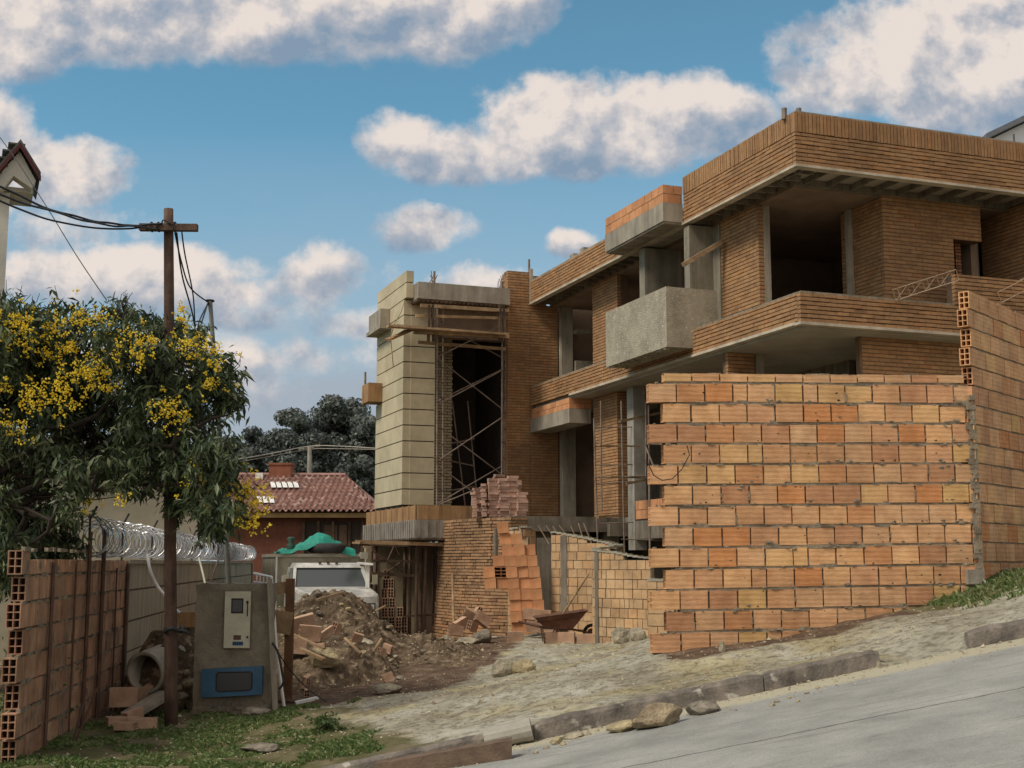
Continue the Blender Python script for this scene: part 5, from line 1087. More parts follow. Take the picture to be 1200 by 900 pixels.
# ------------------------------------------------------------------ wheelbarrow
def wheelbarrow():
    c = at(658, 738, 26.2); g = gh(c.x, c.y); root = thing('wheelbarrow', 'rusty brown wheelbarrow with a deep tray beside the curved block wall', 'wheelbarrow', (c.x, c.y, g), .05)
    MB_ = lambda: MB(Matrix.Translation((c.x, c.y, g)) @ Matrix.Rotation(.05, 4, 'Z'))
    m = MB_(); L0, L1, w0, w1 = -.55, .50, .24, .36; zb, zt = .30, .56
    bot = [(-.34, -w0, zb), (.2, -w0, zb - .02), (.2, w0, zb - .02), (-.34, w0, zb)]; top = [(L0, -w1, zt - .05), (L1, -w1 * .9, zt + .09), (L1, w1 * .9, zt + .09), (L0, w1, zt - .05)]
    inn = [(x * .96, y * .94, z + .01) for x, y, z in top]; inb = [(x * .97, y * .95, z + .015) for x, y, z in bot]
    v = bot + top + inn + inb; fs = [(3, 2, 1, 0)] + [(i, (i + 1) % 4, 4 + (i + 1) % 4, 4 + i) for i in range(4)] + [(4 + i, 4 + (i + 1) % 4, 8 + (i + 1) % 4, 8 + i) for i in range(4)] + [(8 + i, 8 + (i + 1) % 4, 12 + (i + 1) % 4, 12 + i) for i in range(4)] + [(12, 13, 14, 15)]
    m.add(v, fs); m.build('tray', M['rustred'], root)
    m = MB_(); m.path([top[i % 4] for i in range(5)], .014, 6); m.build('tray_rim', M['rust'], root)
    m = MB_(); m.add([(x * .9, y * .9, z - .1) for x, y, z in top] , [(0, 1, 2, 3)]); m.build('dried_mortar', M['rockg'], root)
    for s in (-1, 1):
        m = MB_(); m.path([(.62, s * .07, .19), (.2, s * .2, .27), (-.35, s * .25, .3), (-.85, s * .28, .42)], .018, 6); m.build('handle', M['rust'], root)
        m = MB_(); m.path([(-.1, s * .22, .28), (-.28, s * .24, 0), (-.36, s * .24, 0), (-.4, s * .25, .3)], .014, 6); m.build('leg', M['rust'], root)
    m = MB_(); pts = [(.62 + .16 * math.cos(t), 0, .19 + .16 * math.sin(t)) for t in np.linspace(0, 2 * math.pi, 21)]; m.path(pts, .034, 8); w = m.build('wheel', M['rubber'], root, True)
    m = MB_(); m.tube((.62, -.03, .19), (.62, .03, .19), .10, seg=12); m.build('rim', M['rustred'], w)
M['rustred'] = mk('rusty_red_tray', (.22, .095, .055), (.13, .06, .04), sc=5, stain=.4, stsc=3, bump=.3, rough=.7)
wheelbarrow()
stick(658, 722, 690, 672, 26.0, 26.6, .045, 'long pale wooden tool handle standing in the wheelbarrow', cat='tool handle', round_=True, name='tool_handle')
# ------------------------------------------------------------------ truck
def truck():
    c = at(384, 700, 31.0); g = -2.05; ang = -.16; TM = Matrix.Translation((c.x, 31.0, g)) @ Matrix.Rotation(ang + math.pi / 2 * 0, 4, 'Z')
    # local: x right (as seen), -y towards the viewer
    root = thing('truck', 'old white truck with a cream cargo box, parked behind the soil heap', 'truck', (c.x, 31.0, g)); 
    def B(): return MB(Matrix.Translation((c.x, 31.0, g)) @ Matrix.Rotation(.30, 4, 'Z'))
    w = .86
    def loft(mb, rings, mi=0, cap=True):
        n = len(rings[0]); o = len(mb.v)
        for r in rings: mb.v += [tuple(p) for p in r]
        for i in range(len(rings) - 1):
            for k in range(n): mb.f.append((o + i * n + k, o + i * n + (k + 1) % n, o + (i + 1) * n + (k + 1) % n, o + (i + 1) * n + k)); mb.m.append(mi)
        if cap: mb.f += [tuple(o + k for k in range(n))[::-1], tuple(o + (len(rings) - 1) * n + k for k in range(n))]; mb.m += [mi, mi]
    def sec(y, hw_, z0, z1, r=.08): return [(-hw_, y, z0), (hw_, y, z0), (hw_, y, z1 - r), (hw_ - r * .3, y, z1 - r * .3), (hw_ - r, y, z1), (-hw_ + r, y, z1), (-hw_ + r * .3, y, z1 - r * .3), (-hw_, y, z1 - r)]
    m = B(); loft(m, [sec(-2.05, .80, .55, 1.30), sec(-2.0, .84, .45, 1.38), sec(-1.2, .90, .45, 1.45), sec(-.55, .92, .45, 1.50, .06), sec(.9, .92, .45, 1.48, .05)]); body = m.build('hood_and_body', M['whitetruck'], root)
    # cab: roof, pillars, windscreen
    m = B(); loft(m, [[(-.80, -.1, 1.93), (.80, -.1, 1.93), (.76, -.05, 1.99), (-.76, -.05, 1.99)], [(-.82, .1, 1.93), (.82, .1, 1.93), (.76, .15, 2.06), (-.76, .15, 2.06)], [(-.82, .85, 1.93), (.82, .85, 1.93), (.76, .8, 2.06), (-.76, .8, 2.06)]]); m.build('cab_roof', M['whitetruck'], root)
    for s in (-1, 1):
        m = B(); m.beam((s * .88, -.50, 1.47), (s * .80, -.08, 1.95), .07, .06); m.beam((s * .88, .85, 1.47), (s * .8, .8, 1.95), .1, .08); m.beam((s * .88, .25, 1.47), (s * .81, .25, 1.95), .04, .05); m.beam((s * .88, -.50, 1.47), (s * .88, .85, 1.47), .03, .03); m.build('cab_side_frame', M['whitetruck'], root)
    m = B(); m.add([(-.86, -.49, 1.48), (.86, -.49, 1.48), (.78, -.08, 1.93), (-.78, -.08, 1.93)], [(0, 1, 2, 3)]); m.add([(.87, -.4, 1.48), (.87, .8, 1.48), (.8, .76, 1.93), (.8, 0, 1.93)], [(0, 1, 2, 3)]); m.add([(-.87, -.4, 1.48), (-.87, .8, 1.48), (-.8, .76, 1.93), (-.8, 0, 1.93)], [(3, 2, 1, 0)]); m.build('windscreen', M['wind'], root)
    m = B(); m.path([(-.84, -.5, 1.47), (.84, -.5, 1.47), (.775, -.1, 1.93), (-.775, -.1, 1.93), (-.84, -.5, 1.47)], .016, 4); m.build('windscreen_gasket', M['rubber'], root)
    m = B(); m.bx(-.42, .42, -2.065, -2.0, .75, 1.18)
    m.build('grille', M['dark'], body)
    m = B()
    for i in range(6): m.bx(-.42, .42, -2.085, -2.066, .77 + i * .07, .80 + i * .07)
    m.build('grille_bars', M['galv'], body)
    for s in (-1, 1):
        m = B(); m.bx(s * .62 - .13, s * .62 + .13, -2.08, -2.0, .88, 1.16); hl = m.build('headlight', M['rubber'], body)
        m = B(); m.bx(s * .62 - .10, s * .62 + .10, -2.09, -2.081, .91, 1.13); m.build('lens', M['lamp'], hl)
        m = B(); m.tube((s * .9, -.3, 1.5), (s * 1.04, -.38, 1.62), .012); m.bx(s * 1.06 - .06, s * 1.06 + .06, -.42, -.36, 1.55, 1.78); m.build('mirror', M['boxcream'], root)
        for yy in (-1.3, 2.6):
            m = B(); m.tube((s * .72, yy, .38), (s * .93, yy, .38), .38, seg=18); wh = m.build('wheel', M['rubber'], root); m = B(); m.tube((s * .925, yy, .38), (s * .94, yy, .38), .2, seg=14); m.build('rim', M['whitetruck'], wh)
    m = B(); m.bx(-.88, .88, -2.2, -2.1, .45, .65); m.build('bumper', M['whitetruck'], root)
    for x in (-.2, 0, .2): m = B(); m.bx(x - .03, x + .03, -.02, .04, 2.03, 2.09); m.build('roof_marker', M['rust'], root)
    m = B(); m.bx(-1.1, 1.08, 1.05, 1.12, .75, 2.2); m.bx(-1.1, -1.03, 1.121, 4.2, .75, 2.2); m.bx(1.01, 1.08, 1.121, 4.2, .75, 2.2); m.bx(-1.03, 1.01, 1.121, 4.2, .75, .85); m.bx(-1.03, 1.01, 4.12, 4.2, .851, 2.2); bx_ = m.build('cargo_box', M['boxcream'], root)
    m = B(); m.bx(-1.13, 1.11, 1.0, 1.16, 2.203, 2.28); m.bx(-1.13, -1.0, 1.161, 4.2, 2.203, 2.28); m.bx(.98, 1.11, 1.161, 4.2, 2.203, 2.28); m.bx(.95, 1.14, .97, 1.05, 2.16, 2.32); m.build('top_rail', M['railc'], bx_)
    m = B(); m.bx(-1.13, -1.09, .98, 1.04, .9, 2.2); m.bx(-.98, -.86, 1.03, 1.05, 1.3, 1.75); m.build('box_stake', M['white'], bx_)
    m = B(); m.bx(-.4, .4, -1.9, 3.9, .4, .6); m.build('chassis', M['rust'], root)
    return B
M['railc'] = mk('box_rail_paint', (.55, .52, .42), (.45, .42, .33), stain=.3, bump=.1)
TB = truck()
def tarp():
    m = TB(); vs = []; nx, ny = 44, 20
    for j in range(ny + 1):
        for i in range(nx + 1):
            u = i / nx; v = j / ny; x = -1.05 + 1.88 * u; y = .98 + v * 1.25
            h = .10 + .42 * math.exp(-((u - .56) / .22) ** 2) * (1 - .35 * abs(v - .4)) + .10 * math.exp(-((u - .85) / .08) ** 2) - .06 * (u < .06)
            h += .09 * noise.fractal(Vector((x * 2.8, y * 3, 0)), .8, 2.1, 4) + .05 * abs(noise.noise(Vector((x * 7 + y * 2, y * 3, 3))))
            if j == 0: h = min(h * .55, .3) - .02 - .1 * (u > .8)
            if j == 1: h *= .8
            vs.append((x, y - (.06 if j < 2 else 0), 2.27 + max(h, -.12)))
    n = nx + 1; m.add(vs, [(j * n + i, j * n + i + 1, (j + 1) * n + i + 1, (j + 1) * n + i) for j in range(ny) for i in range(nx)])
    c = m.fr @ Vector((0, 1.5, 2.28)); solo(m, 'tarpaulin', M['teal'], 'crumpled green tarpaulin draped over the cargo box of the truck', 'tarpaulin', c, smooth=True)
    m = TB(); m.path([(.16 + .36 * math.cos(t), .90, 2.44 + 0 * t) if False else (.16 + .37 * math.cos(t), 1.02 + .33 * math.sin(t) + .2, 2.42) for t in np.linspace(0, 2 * math.pi, 25)], .125, 10); c = m.fr @ Vector((.16, 1.2, 2.3)); solo(m, 'spare_tyre', M['rubber'], 'dark worn tyre lying flat on the front edge of the cargo box', 'tyre', c, smooth=True)
    m = TB(); m.path([(-.72, 1.35, 2.26), (-.72, 1.35, 2.5), (-.72, 1.35, 2.56), (-.72, 1.35, 2.66), (-.72, 1.35, 2.70)], [.10, .11, .06, .12, .06], 10); c = m.fr @ Vector((-.72, 1.35, 2.26)); solo(m, 'water_jug', M['jug'], 'dull green round jug standing left of the tarpaulin', 'jug', c, smooth=True)
M['jug'] = mk('green_plastic', (.05, .11, .07), (.03, .07, .05), bump=0, rough=.5)
tarp()
m = MB(); a = at(418, 661, 30.2); 
m.box(a, (.38, 0, -.03), (0, .25, 0), (0, 0, .05)); m.box(a + Vector((.2, .1, -.6)), (.09, 0, 0), (0, .06, 0), (0, 0, .6)); m.box(a + Vector((.22, .1, -2.15)), (.05, 0, 0), (0, .05, 0), (0, 0, 1.6)); solo(m, 'metal_post', M['white'], 'small white topped metal post between the truck and the low scaffold', 'post', a - Vector((0, 0, 2.1)))
# ------------------------------------------------------------------ red-roofed house behind
def redhouse():
    Y0 = 50; xl = at(262, 600, Y0).x; xr = at(432, 600, Y0).x; ze = at(430, 600, Y0).z; zr = at(405, 556, Y0 + 4).z; g = -2.3
    root = thing('red_roofed_house', 'low red brick house with a clay tile roof behind the truck', 'house', ((xl + xr) / 2, Y0, g))
    m = MB(); m.bx(xl, xr, Y0 + .3, Y0 + 8.5, g, ze - .2); wl = m.build('wall', M['redwall'], root)
    x0, x1 = at(355, 620, Y0).x, at(424, 620, Y0).x
    m = MB(); m.bx(x0, x1, Y0 + .22, Y0 + .32, g, ze - .35); wd = m.build('glazed_opening', M['dark'], wl)
    m = MB()
    for f in (0, .25, .5, .78, 1): m.bx(x0 + (x1 - x0) * f - .05, x0 + (x1 - x0) * f + .05, Y0 + .14, Y0 + .215, g, ze - .35)
    m.build('frame', M['wooddk'], wd)
    m = MB(); m.bx(x0 + .8, x0 + 1.3, Y0 + .19, Y0 + .212, g, ze - .5); m.bx(x1 - .9, x1 - .6, Y0 + .19, Y0 + .212, g, ze - .5); m.build('curtain', M['dkcurt'], wd)
    m = MB(); m.bx(xl - .1, xr + .2, Y0 - .15, Y0 + .05, ze - .22, ze - .04); m.build('gutter_board', M['ochre'], root)
    # tiled slopes: barrel tiles in rows
    def slope(x0, x1, ya, yb, za, zb, cutl=0, cutr=0, name='roof'):
        m = MB(); pit = .235; nr = 11; nc = int((x1 - x0) / pit); per = 6; vs = []; W = nc * per + 1
        for r in range(nr):
            for e in (0, 1):
                t = (r + e) / nr; y = ya + (yb - ya) * t; z = za + (zb - za) * t + (.05 if e == 0 else .0)
                for i in range(W):
                    x = x0 + i * pit / per; lo = x0 + cutl * t; hi = x1 - cutr * t; xx = min(max(x, lo), hi)
                    vs.append((xx, y, z + .055 * math.cos(2 * math.pi * i / per) + .01 * noise.noise(Vector((i * .3, r, 0)))))
        fs = [(k * W + i, k * W + i + 1, (k + 1) * W + i + 1, (k + 1) * W + i) for k in range(2 * nr - 1) for i in range(W - 1)]
        m.add(vs, fs); return m.build(name, M['tile'], root)
    rx1 = at(437, 600, Y0).x; zr2 = at(400, 557, Y0 + 4).z
    rf = slope(at(272, 600, Y0).x - 1.5, rx1 + .35, Y0 - .35, Y0 + 4, ze, zr2, 0, at(437, 600, Y0).x - at(405, 556, Y0 + 4).x + .35)
    m = MB(); m.add([(rx1 + .3, Y0 - .3, ze), (rx1 + .3, Y0 + 8.4, ze), (at(405, 556, Y0 + 4).x, Y0 + 4, zr2)], [(0, 1, 2)]); m.add([(xl - 1, Y0 + 4, zr2), (at(405, 556, Y0 + 4).x, Y0 + 4, zr2), (rx1 + .3, Y0 + 8.4, ze), (xl - 1, Y0 + 8.4, ze)], [(0, 1, 2, 3)]); m.build('rear_roof', M['tile'], root)
    m = MB(); p = at(270, 556, Y0 + 4); q = at(405, 556.5, Y0 + 4); m.path([p, q], .09, 6); m.build('ridge_tiles', M['ridge'], rf)
    def sk(xa, ya, xb, yb, Y):
        p = at(xa, yb, Y); q = at(xb, ya, Y + .8); m = MB()
        for i in range(int((q.x - p.x) / .235)): m.add([(p.x + i * .235, Y, p.z + .10), (p.x + i * .235 + .19, Y, p.z + .10), (p.x + i * .235 + .19 - .25, Y + 1.0, q.z + .10), (p.x + i * .235 - .25, Y + 1.0, q.z + .10)], [(0, 1, 2, 3)])
        m.build('skylight', M['white'], rf)
    sk(318, 567, 357, 574, Y0 + 2.0); sk(302, 584, 328, 592, Y0 + .3)
    p = at(315, 557, Y0 + 3.7); q = at(341, 543, Y0 + 3.7); m = MB(); m.bx(p.x, q.x, Y0 + 3.7, Y0 + 4.6, p.z - .6, q.z - .06); m.bx(p.x - .04, q.x + .04, Y0 + 3.66, Y0 + 4.64, q.z - .06, q.z + .02); m.build('chimney', M['redch'], rf)
    p = at(300, 556, Y0 + 3.6); m = MB(); m.bx(p.x, p.x + .3, Y0 + 3.5, Y0 + 3.8, p.z - .3, p.z + .06); m.build('roof_vent', M['white'], rf)
M['dkcurt'] = mk('brown_curtain', (.13, .08, .05), bump=.1); M['ridge'] = mk('ridge_tile', (.42, .26, .22), (.33, .18, .14), bump=.2); M['redch'] = mk('chimney_brick', (.30, .11, .06), (.22, .08, .045), bump=.3)
redhouse()
# lamp post and wires before the wood
m = MB(); b = at(363, 560, 62); t = at(363, 523, 62); m.tube(Vector((b.x, 62, -2.4)), t, .11, seg=8); m.beam(at(350, 526, 62), at(375, 522, 62), .09, .1); solo(m, 'service_pole', M['concl'], 'pale concrete pole standing behind the red tiled roof', 'pole', (b.x, 62, -2.4))
cable([(262, 541, 58), (310, 533, 60), (363, 523, 62), (400, 523, 60), (450, 526, 58)], .028, 'upper pale wire running across the dark wood behind the tiled roof', mat='concl')
cable([(262, 544, 58), (310, 536, 60), (363, 526.5, 62), (400, 526, 60), (450, 527, 58)], .018, 'lower thin pale wire running across the dark wood behind the tiled roof', mat='concl')
# cream house at far left: low wing behind the tree and the tall gabled corner
def cream():
    root = thing('cream_house', 'cream house at the far left with a gabled roof corner above the tree', 'house', (-10.5, 24, -2.3))
    Yw = 30.5; m = MB(); xr = at(232, 600, Yw).x; FW_ = Matrix.Translation((xr, Yw, 0)) @ Matrix.Rotation(.27, 4, 'Z') @ Matrix.Translation((-xr, -Yw, 0)); m = MB(FW_); m.bx(-20, xr, Yw, Yw + 7, -2.3, at(100, 532, Yw).z); m.build('wing_wall', M['beige'], root)
    m = MB(FW_); z = at(100, 532, Yw).z; m.add([(-20, Yw - .3, z), (xr + .3, Yw - .3, z), (xr - 1.5, Yw + 3.5, z + .7), (-20, Yw + 3.5, z + .7)], [(0, 1, 2, 3)]); m.bx(-20, xr + .3, Yw - .3, Yw - .26, z - .1, z); m.build('wing_roof', M['slate'], root)
    m = MB(); a = at(72, 580, Yw - .1); 
    # tall corner shaft and its gable
    Yc = 22.; s = lambda x, y, dy=0: at(x, y, Yc + dy)
    xc = s(11, 240).x; FR_ = Matrix.Translation((xc, Yc, 0)) @ Matrix.Rotation(.40, 4, 'Z') @ Matrix.Translation((-xc, -Yc, 0)); _MB = MB; MB2 = lambda: _MB(FR_); m = MB2(); m.bx(xc - 3, xc, Yc, Yc + 1.2, -2.3, s(5, 226).z); m.build('corner_shaft', M['cream'], root)
    pk = s(22, 181); R1 = s(43, 215); L1 = Vector((pk.x - (R1.x - pk.x) * 1.35, Yc, pk.z - (pk.z - R1.z) * 1.35)); fr = s(34, 224); fl = s(4, 226)
    m = MB2(); P = [pk + Vector((0, 0, -.03)), R1 + Vector((-.06, 0, .0)), fr, s(15, 212), s(4, 228), L1 + Vector((0, 0, -.1)), L1]
    P = [Vector((p.x, Yc - .35, p.z)) for p in P]; n = len(P); m.add(P + [p + Vector((0, .3, 0)) for p in P], [tuple(range(n)), tuple(range(n, 2 * n))[::-1]] + [(i, (i + 1) % n, n + (i + 1) % n, n + i) for i in range(n)]); m.build('gable', M['cream'], root)
    m = MB2(); dp = Vector((0, 1.7, 0)); q0 = Vector((0, -.45, 0))
    for a_, b_ in ((pk, R1), (pk, L1)):
        a2 = a_ + Vector((0, 0, .1)); b2 = b_ + Vector((0, 0, .1)) + (b_ - a_) * .04; m.box(a2 + q0, b2 - a2, dp, Vector((0, 0, .06)))
    m.build('gable_roof', M['slate'], root)
    m = MB2()
    for a_, b_ in ((pk, R1), (pk, L1)):
        m.box(a_ + q0 + Vector((0, -.03, .0)), (b_ - a_) * 1.06, Vector((0, .06, 0)), Vector((0, 0, .09)))
    m.build('barge_board', M['dkred'], root)
    m = MB2(); m.bx(L1.x, fr.x + .05, Yc - .04, Yc + .9, s(4, 226).z + .02, s(4, 226).z + .1); m.build('eave_soffit', M['cream'], root)
    for k in range(5):
        m = MB2(); t = .12 + k * .19; a_ = pk.lerp(L1, t) + Vector((0, -.4, .17)); m.beam(a_, a_ + Vector((0, 1.5, 0)), .28, .03, 0); m.build('shingle_row', M['slate'], root)
cream()
# white building seen above the parapet at the right
def whiteb():
    Y = 45.; a = at(1152, 163, Y); b = at(1215, 133, Y); root = thing('white_building', 'white building with a grey roof edge rising behind the parapet at the upper right', 'building', (a.x + 5, Y + 4, 0))
    m = MB(); m.add([(a.x + .2, Y, 0), (a.x + 10, Y, 0), (a.x + 10, Y, a.z - .1 + 10 * (b.z - a.z) / (b.x - a.x)), (a.x + .2, Y, a.z - .05)] + [(a.x + .2, Y + 10, 0), (a.x + 10, Y + 10, 0), (a.x + 10, Y + 10, a.z - .1 + 10 * (b.z - a.z) / (b.x - a.x)), (a.x + .2, Y + 10, a.z - .05)], [(0, 1, 2, 3), (7, 6, 5, 4), (0, 4, 5, 1), (1, 5, 6, 2), (2, 6, 7, 3), (3, 7, 4, 0)]); w = m.build('wall', M['whitew'], root)
    m = MB(); d = (b - a); m.box(a + Vector((0, -.35, -.1)), d * 5.4, Vector((0, 11, 0)), Vector((0, 0, .2))); m.build('roof', M['greyroof'], root)
    m = MB()
    for i in range(4): p = a + d * (.55 + .5 * i) + Vector((0, -.02, -.9)); m.box(p, (.04, 0, 0), (0, .03, 0), (0, 0, .55))
    p = at(1190, 167, Y); m.bx(p.x + 1.5, p.x + 2.4, Y - .04, Y + .05, p.z - .8, p.z + .12); m.build('window', M['glass'], w)
M['whitew'] = mk('white_wall', (.80, .82, .84), (.74, .76, .78), stain=.05, bump=0); M['greyroof'] = mk('grey_roof_edge', (.16, .17, .19), stain=.1, bump=0)
whiteb()
# ------------------------------------------------------------------ left yard: drain pipe, loose blocks
def drain():
    c = at(170, 792, 17.0); ax = Vector((.30, .93, .16)).normalized(); r = .27; sd = ax.cross(UP).normalized(); u = sd.cross(ax)
    c = Vector((at(172, 788, 17.2).x, 17.1, at(172, 788, 17.2).z)); m = MB(); rings = []; n = 28
    prof = []; L = 1.35; k = 0
    while k <= 46: t = k / 46 * L; prof.append((t, r * (1 + .035 * math.cos(t / .15 * 2 * math.pi)))); k += 1
    prof = [(0, r * .86)] + prof + [(L, r * .86)] + [(L * (1 - i / 6), r * .86) for i in range(1, 6)]
    vs = []; fs = []; P = len(prof)
    for t, q in prof:
        for i in range(n): an = 2 * math.pi * i / n; vs.append(c + ax * t + sd * (q * math.cos(an)) + u * (q * math.sin(an)))
    for a in range(P):
        b = (a + 1) % P
        for i in range(n): fs.append((a * n + i, a * n + (i + 1) % n, b * n + (i + 1) % n, b * n + i))
    m.add(vs, fs); solo(m, 'drain_pipe', M['pipec'], 'wide ribbed concrete drain pipe lying against the left wall', 'pipe', c, smooth=True)
M['pipec'] = mk('pipe_concrete', (.40, .37, .30), (.30, .27, .21), sc=4, stain=.3, stsc=3, bump=.3)
drain()
for k, (x, y, Y, rot, s, lab) in enumerate(((144, 829, 16.9, (0, 0, .3), 1.05, 'hollow clay block at the foot of the left wall, nearest the drain pipe'), (158, 826, 17.2, (0, .0, .5), .8, 'small dark hollow block tucked under the drain pipe'), (171, 818, 17.2, (.2, -.5, .8), .9, 'hollow block tilted up under the mouth of the drain pipe'),
        (141, 858, 15.9, (1.57, 0, .45), 1.1, 'clay block lying flat at the foot of the left wall beside the grass'), (157, 846, 16.0, (0, -.2, 1.1), .8, 'reddish block propped up left of the utility pole'), (168, 856, 15.7, (1.57, 0, .2), 1., 'flat clay block end nearest to the foot of the utility pole'), (150, 868, 15.4, (1.57, 0, -.1), .7, 'small half block half hidden in the grass by the left wall'))):
    p = at(x, y, Y); p.z = gz(p.x, Y) + (.06 if rot[0] > 1 else .0) + (.14 if k in (0, 1, 2) else 0); o = place(BLK['hollow_block'], 'clay_block', p, rot, lab, 'block'); o.scale = (s, s, s)
m = MB(); a = at(152, 838, 16.4); b = at(196, 812, 17.0); m.beam(a, b, .30, .05); solo(m, 'concrete_slab', M['conc'], 'thin grey slab lying over the earth right of the hollow blocks', 'slab', a)
def mound(cx, cy, rx, ry, h, mat, label, name='earth_mound'):
    m = MB(); n = 30; vs = []; base = []
    for j in range(n + 1):
        for i in range(n + 1):
            x = cx + rx * (2 * i / n - 1); y = cy + ry * (2 * j / n - 1); q = max(0, 1 - ((x - cx) / rx) ** 2 - ((y - cy) / ry) ** 2)
            base.append((x, y, q)); vs.append((x, y, surf(x, y, gz(x, y)) - .05 + h * q ** .7 + (.14 * h * noise.fractal(Vector((x * 4, y * 4, 1)), .8, 2.1, 4) if q > 0 else 0)))
    fs = [(j * (n + 1) + i, j * (n + 1) + i + 1, (j + 1) * (n + 1) + i + 1, (j + 1) * (n + 1) + i) for j in range(n) for i in range(n) if base[j * (n + 1) + i][2] + base[(j + 1) * (n + 1) + i + 1][2] > 0]
    m.add(vs, fs); solo(m, name, M[mat], label, 'earth mound', (cx, cy, gz(cx, cy)))
q = at(205, 780, 18.0); mound(q.x, 18.0, .75, .9, 1.15, 'soil', 'small mound of brown earth between the drain pipe and the meter pillar')
for k, (x, y, w, h) in enumerate(((222, 800, 20, 12), (214, 815, 16, 10), (226, 770, 10, 8), (219, 788, 9, 7), (209, 806, 12, 9))):
    p = at(x, y, 17.2); me = rockmesh(500 + k, w * .0115, w * .01, h * .0115); me.materials.append(M['rockc' if k % 2 else 'rockb']); o = bpy.data.objects.new('rock', me); COL.objects.link(o); o.location = p; tag(o, 'rough stone lying on the earth mound between utility pole and meter pillar', 'rock', 'stones on the small mound')
m = MB(); p = at(207, 700, 17.9); p2 = at(229, 735, 17.9); m.bx(p.x, p2.x, 17.9, 17.94, p2.z, p.z - .2); 
m.bx(p.x + .1, p.x + .14, 17.95, 17.99, -2.2, p.z - .25); solo(m, 'plywood_sheet', M['form'], 'brown plywood sheet behind the pole and the left edge of the meter pillar', 'board', (p.x, 17.92, -2.1))
for k, (x, y, w, h, Y) in enumerate(((298, 838, 34, 10, 16.2), (303, 900, 44, 10, 13.2))):
    rock(x, y, w, h, Y, 'rockg', ('flat grey stone in the grass at the foot of the meter pillar', 'flat pale stone in the grass at the bottom edge')[k])
m = MB(); a = at(1140, 680, 15.3); m.box(Vector((a.x, 15.45, a.z - .05)), (.22, .05, .01), (-.02, .18, 0), (0, 0, .17)); 
o = solo(m, 'concrete_block', M['conc'], 'rough grey concrete block at the foot of the corner between the two walls', 'block', (a.x + .1, 15.5, a.z))
rock(1170, 668, 26, 8, 16.2, 'rockc', 'pale stone beside the foot of the side wall'); rock(846, 750, 8, 12, 14.6, 'rockc', 'small upright stone chip at the foot of the large wall')
m = MB(); m.path([at(848, 490, 14.9) + Vector((0, -.02, 0))] + [at(x, y, 14.78) for x, y in ((803, 520), (806, 532), (800, 548), (790, 561), (778, 563), (766, 556))], .006, 4); 
m = MB(); m.path([at(x, y, 14.9) for x, y in ((805, 522), (808, 533), (799, 550), (788, 561), (776, 563), (766, 557), (758, 540))], .006, 4); solo(m, 'loose_wire', M['cable'], 'thin loose wire looped over the left edge of the large wall', 'wire', at(788, 561, 14.9))
# ------------------------------------------------------------------ vegetation
def leaves_mesh(mb, pts, rr, ln=(.10, .17), wd=(.018, .03), droop=.8, per=14, spread=.11, seg=2):
    for c in pts:
        ax = Vector((rr.gauss(0, 1), rr.gauss(0, 1), rr.gauss(0, .6))).normalized()
        for _ in range(per):
            p = c + ax * rr.uniform(-spread, spread) + Vector((rr.gauss(0, spread * .35), rr.gauss(0, spread * .35), rr.gauss(0, spread * .35)))
            d = (ax * rr.uniform(-.6, .6) + Vector((rr.gauss(0, .6), rr.gauss(0, .6), -droop + rr.gauss(0, .4)))).normalized(); L = rr.uniform(*ln); w = rr.uniform(*wd)
            s = d.cross(Vector((rr.gauss(0, 1), rr.gauss(0, 1), rr.gauss(0, 1)))).normalized() * w / 2
            a = p; b = p + d * L * .45; e = (d + Vector((0, 0, -.35))).normalized(); t = b + e * L * .55
            mb.add([a, b + s, t, b - s], [(0, 1, 2, 3)])
def limb(mb, p, q, r0, r1, rr, wob=.12, n=7):
    pts = [p.lerp(q, i / n) + Vector((rr.gauss(0, wob), rr.gauss(0, wob), rr.gauss(0, wob))) * (0 if i in (0,) else .35) for i in range(n + 1)]
    mb.path(pts, [r0 + (r1 - r0) * i / n for i in range(n + 1)], 6); return pts
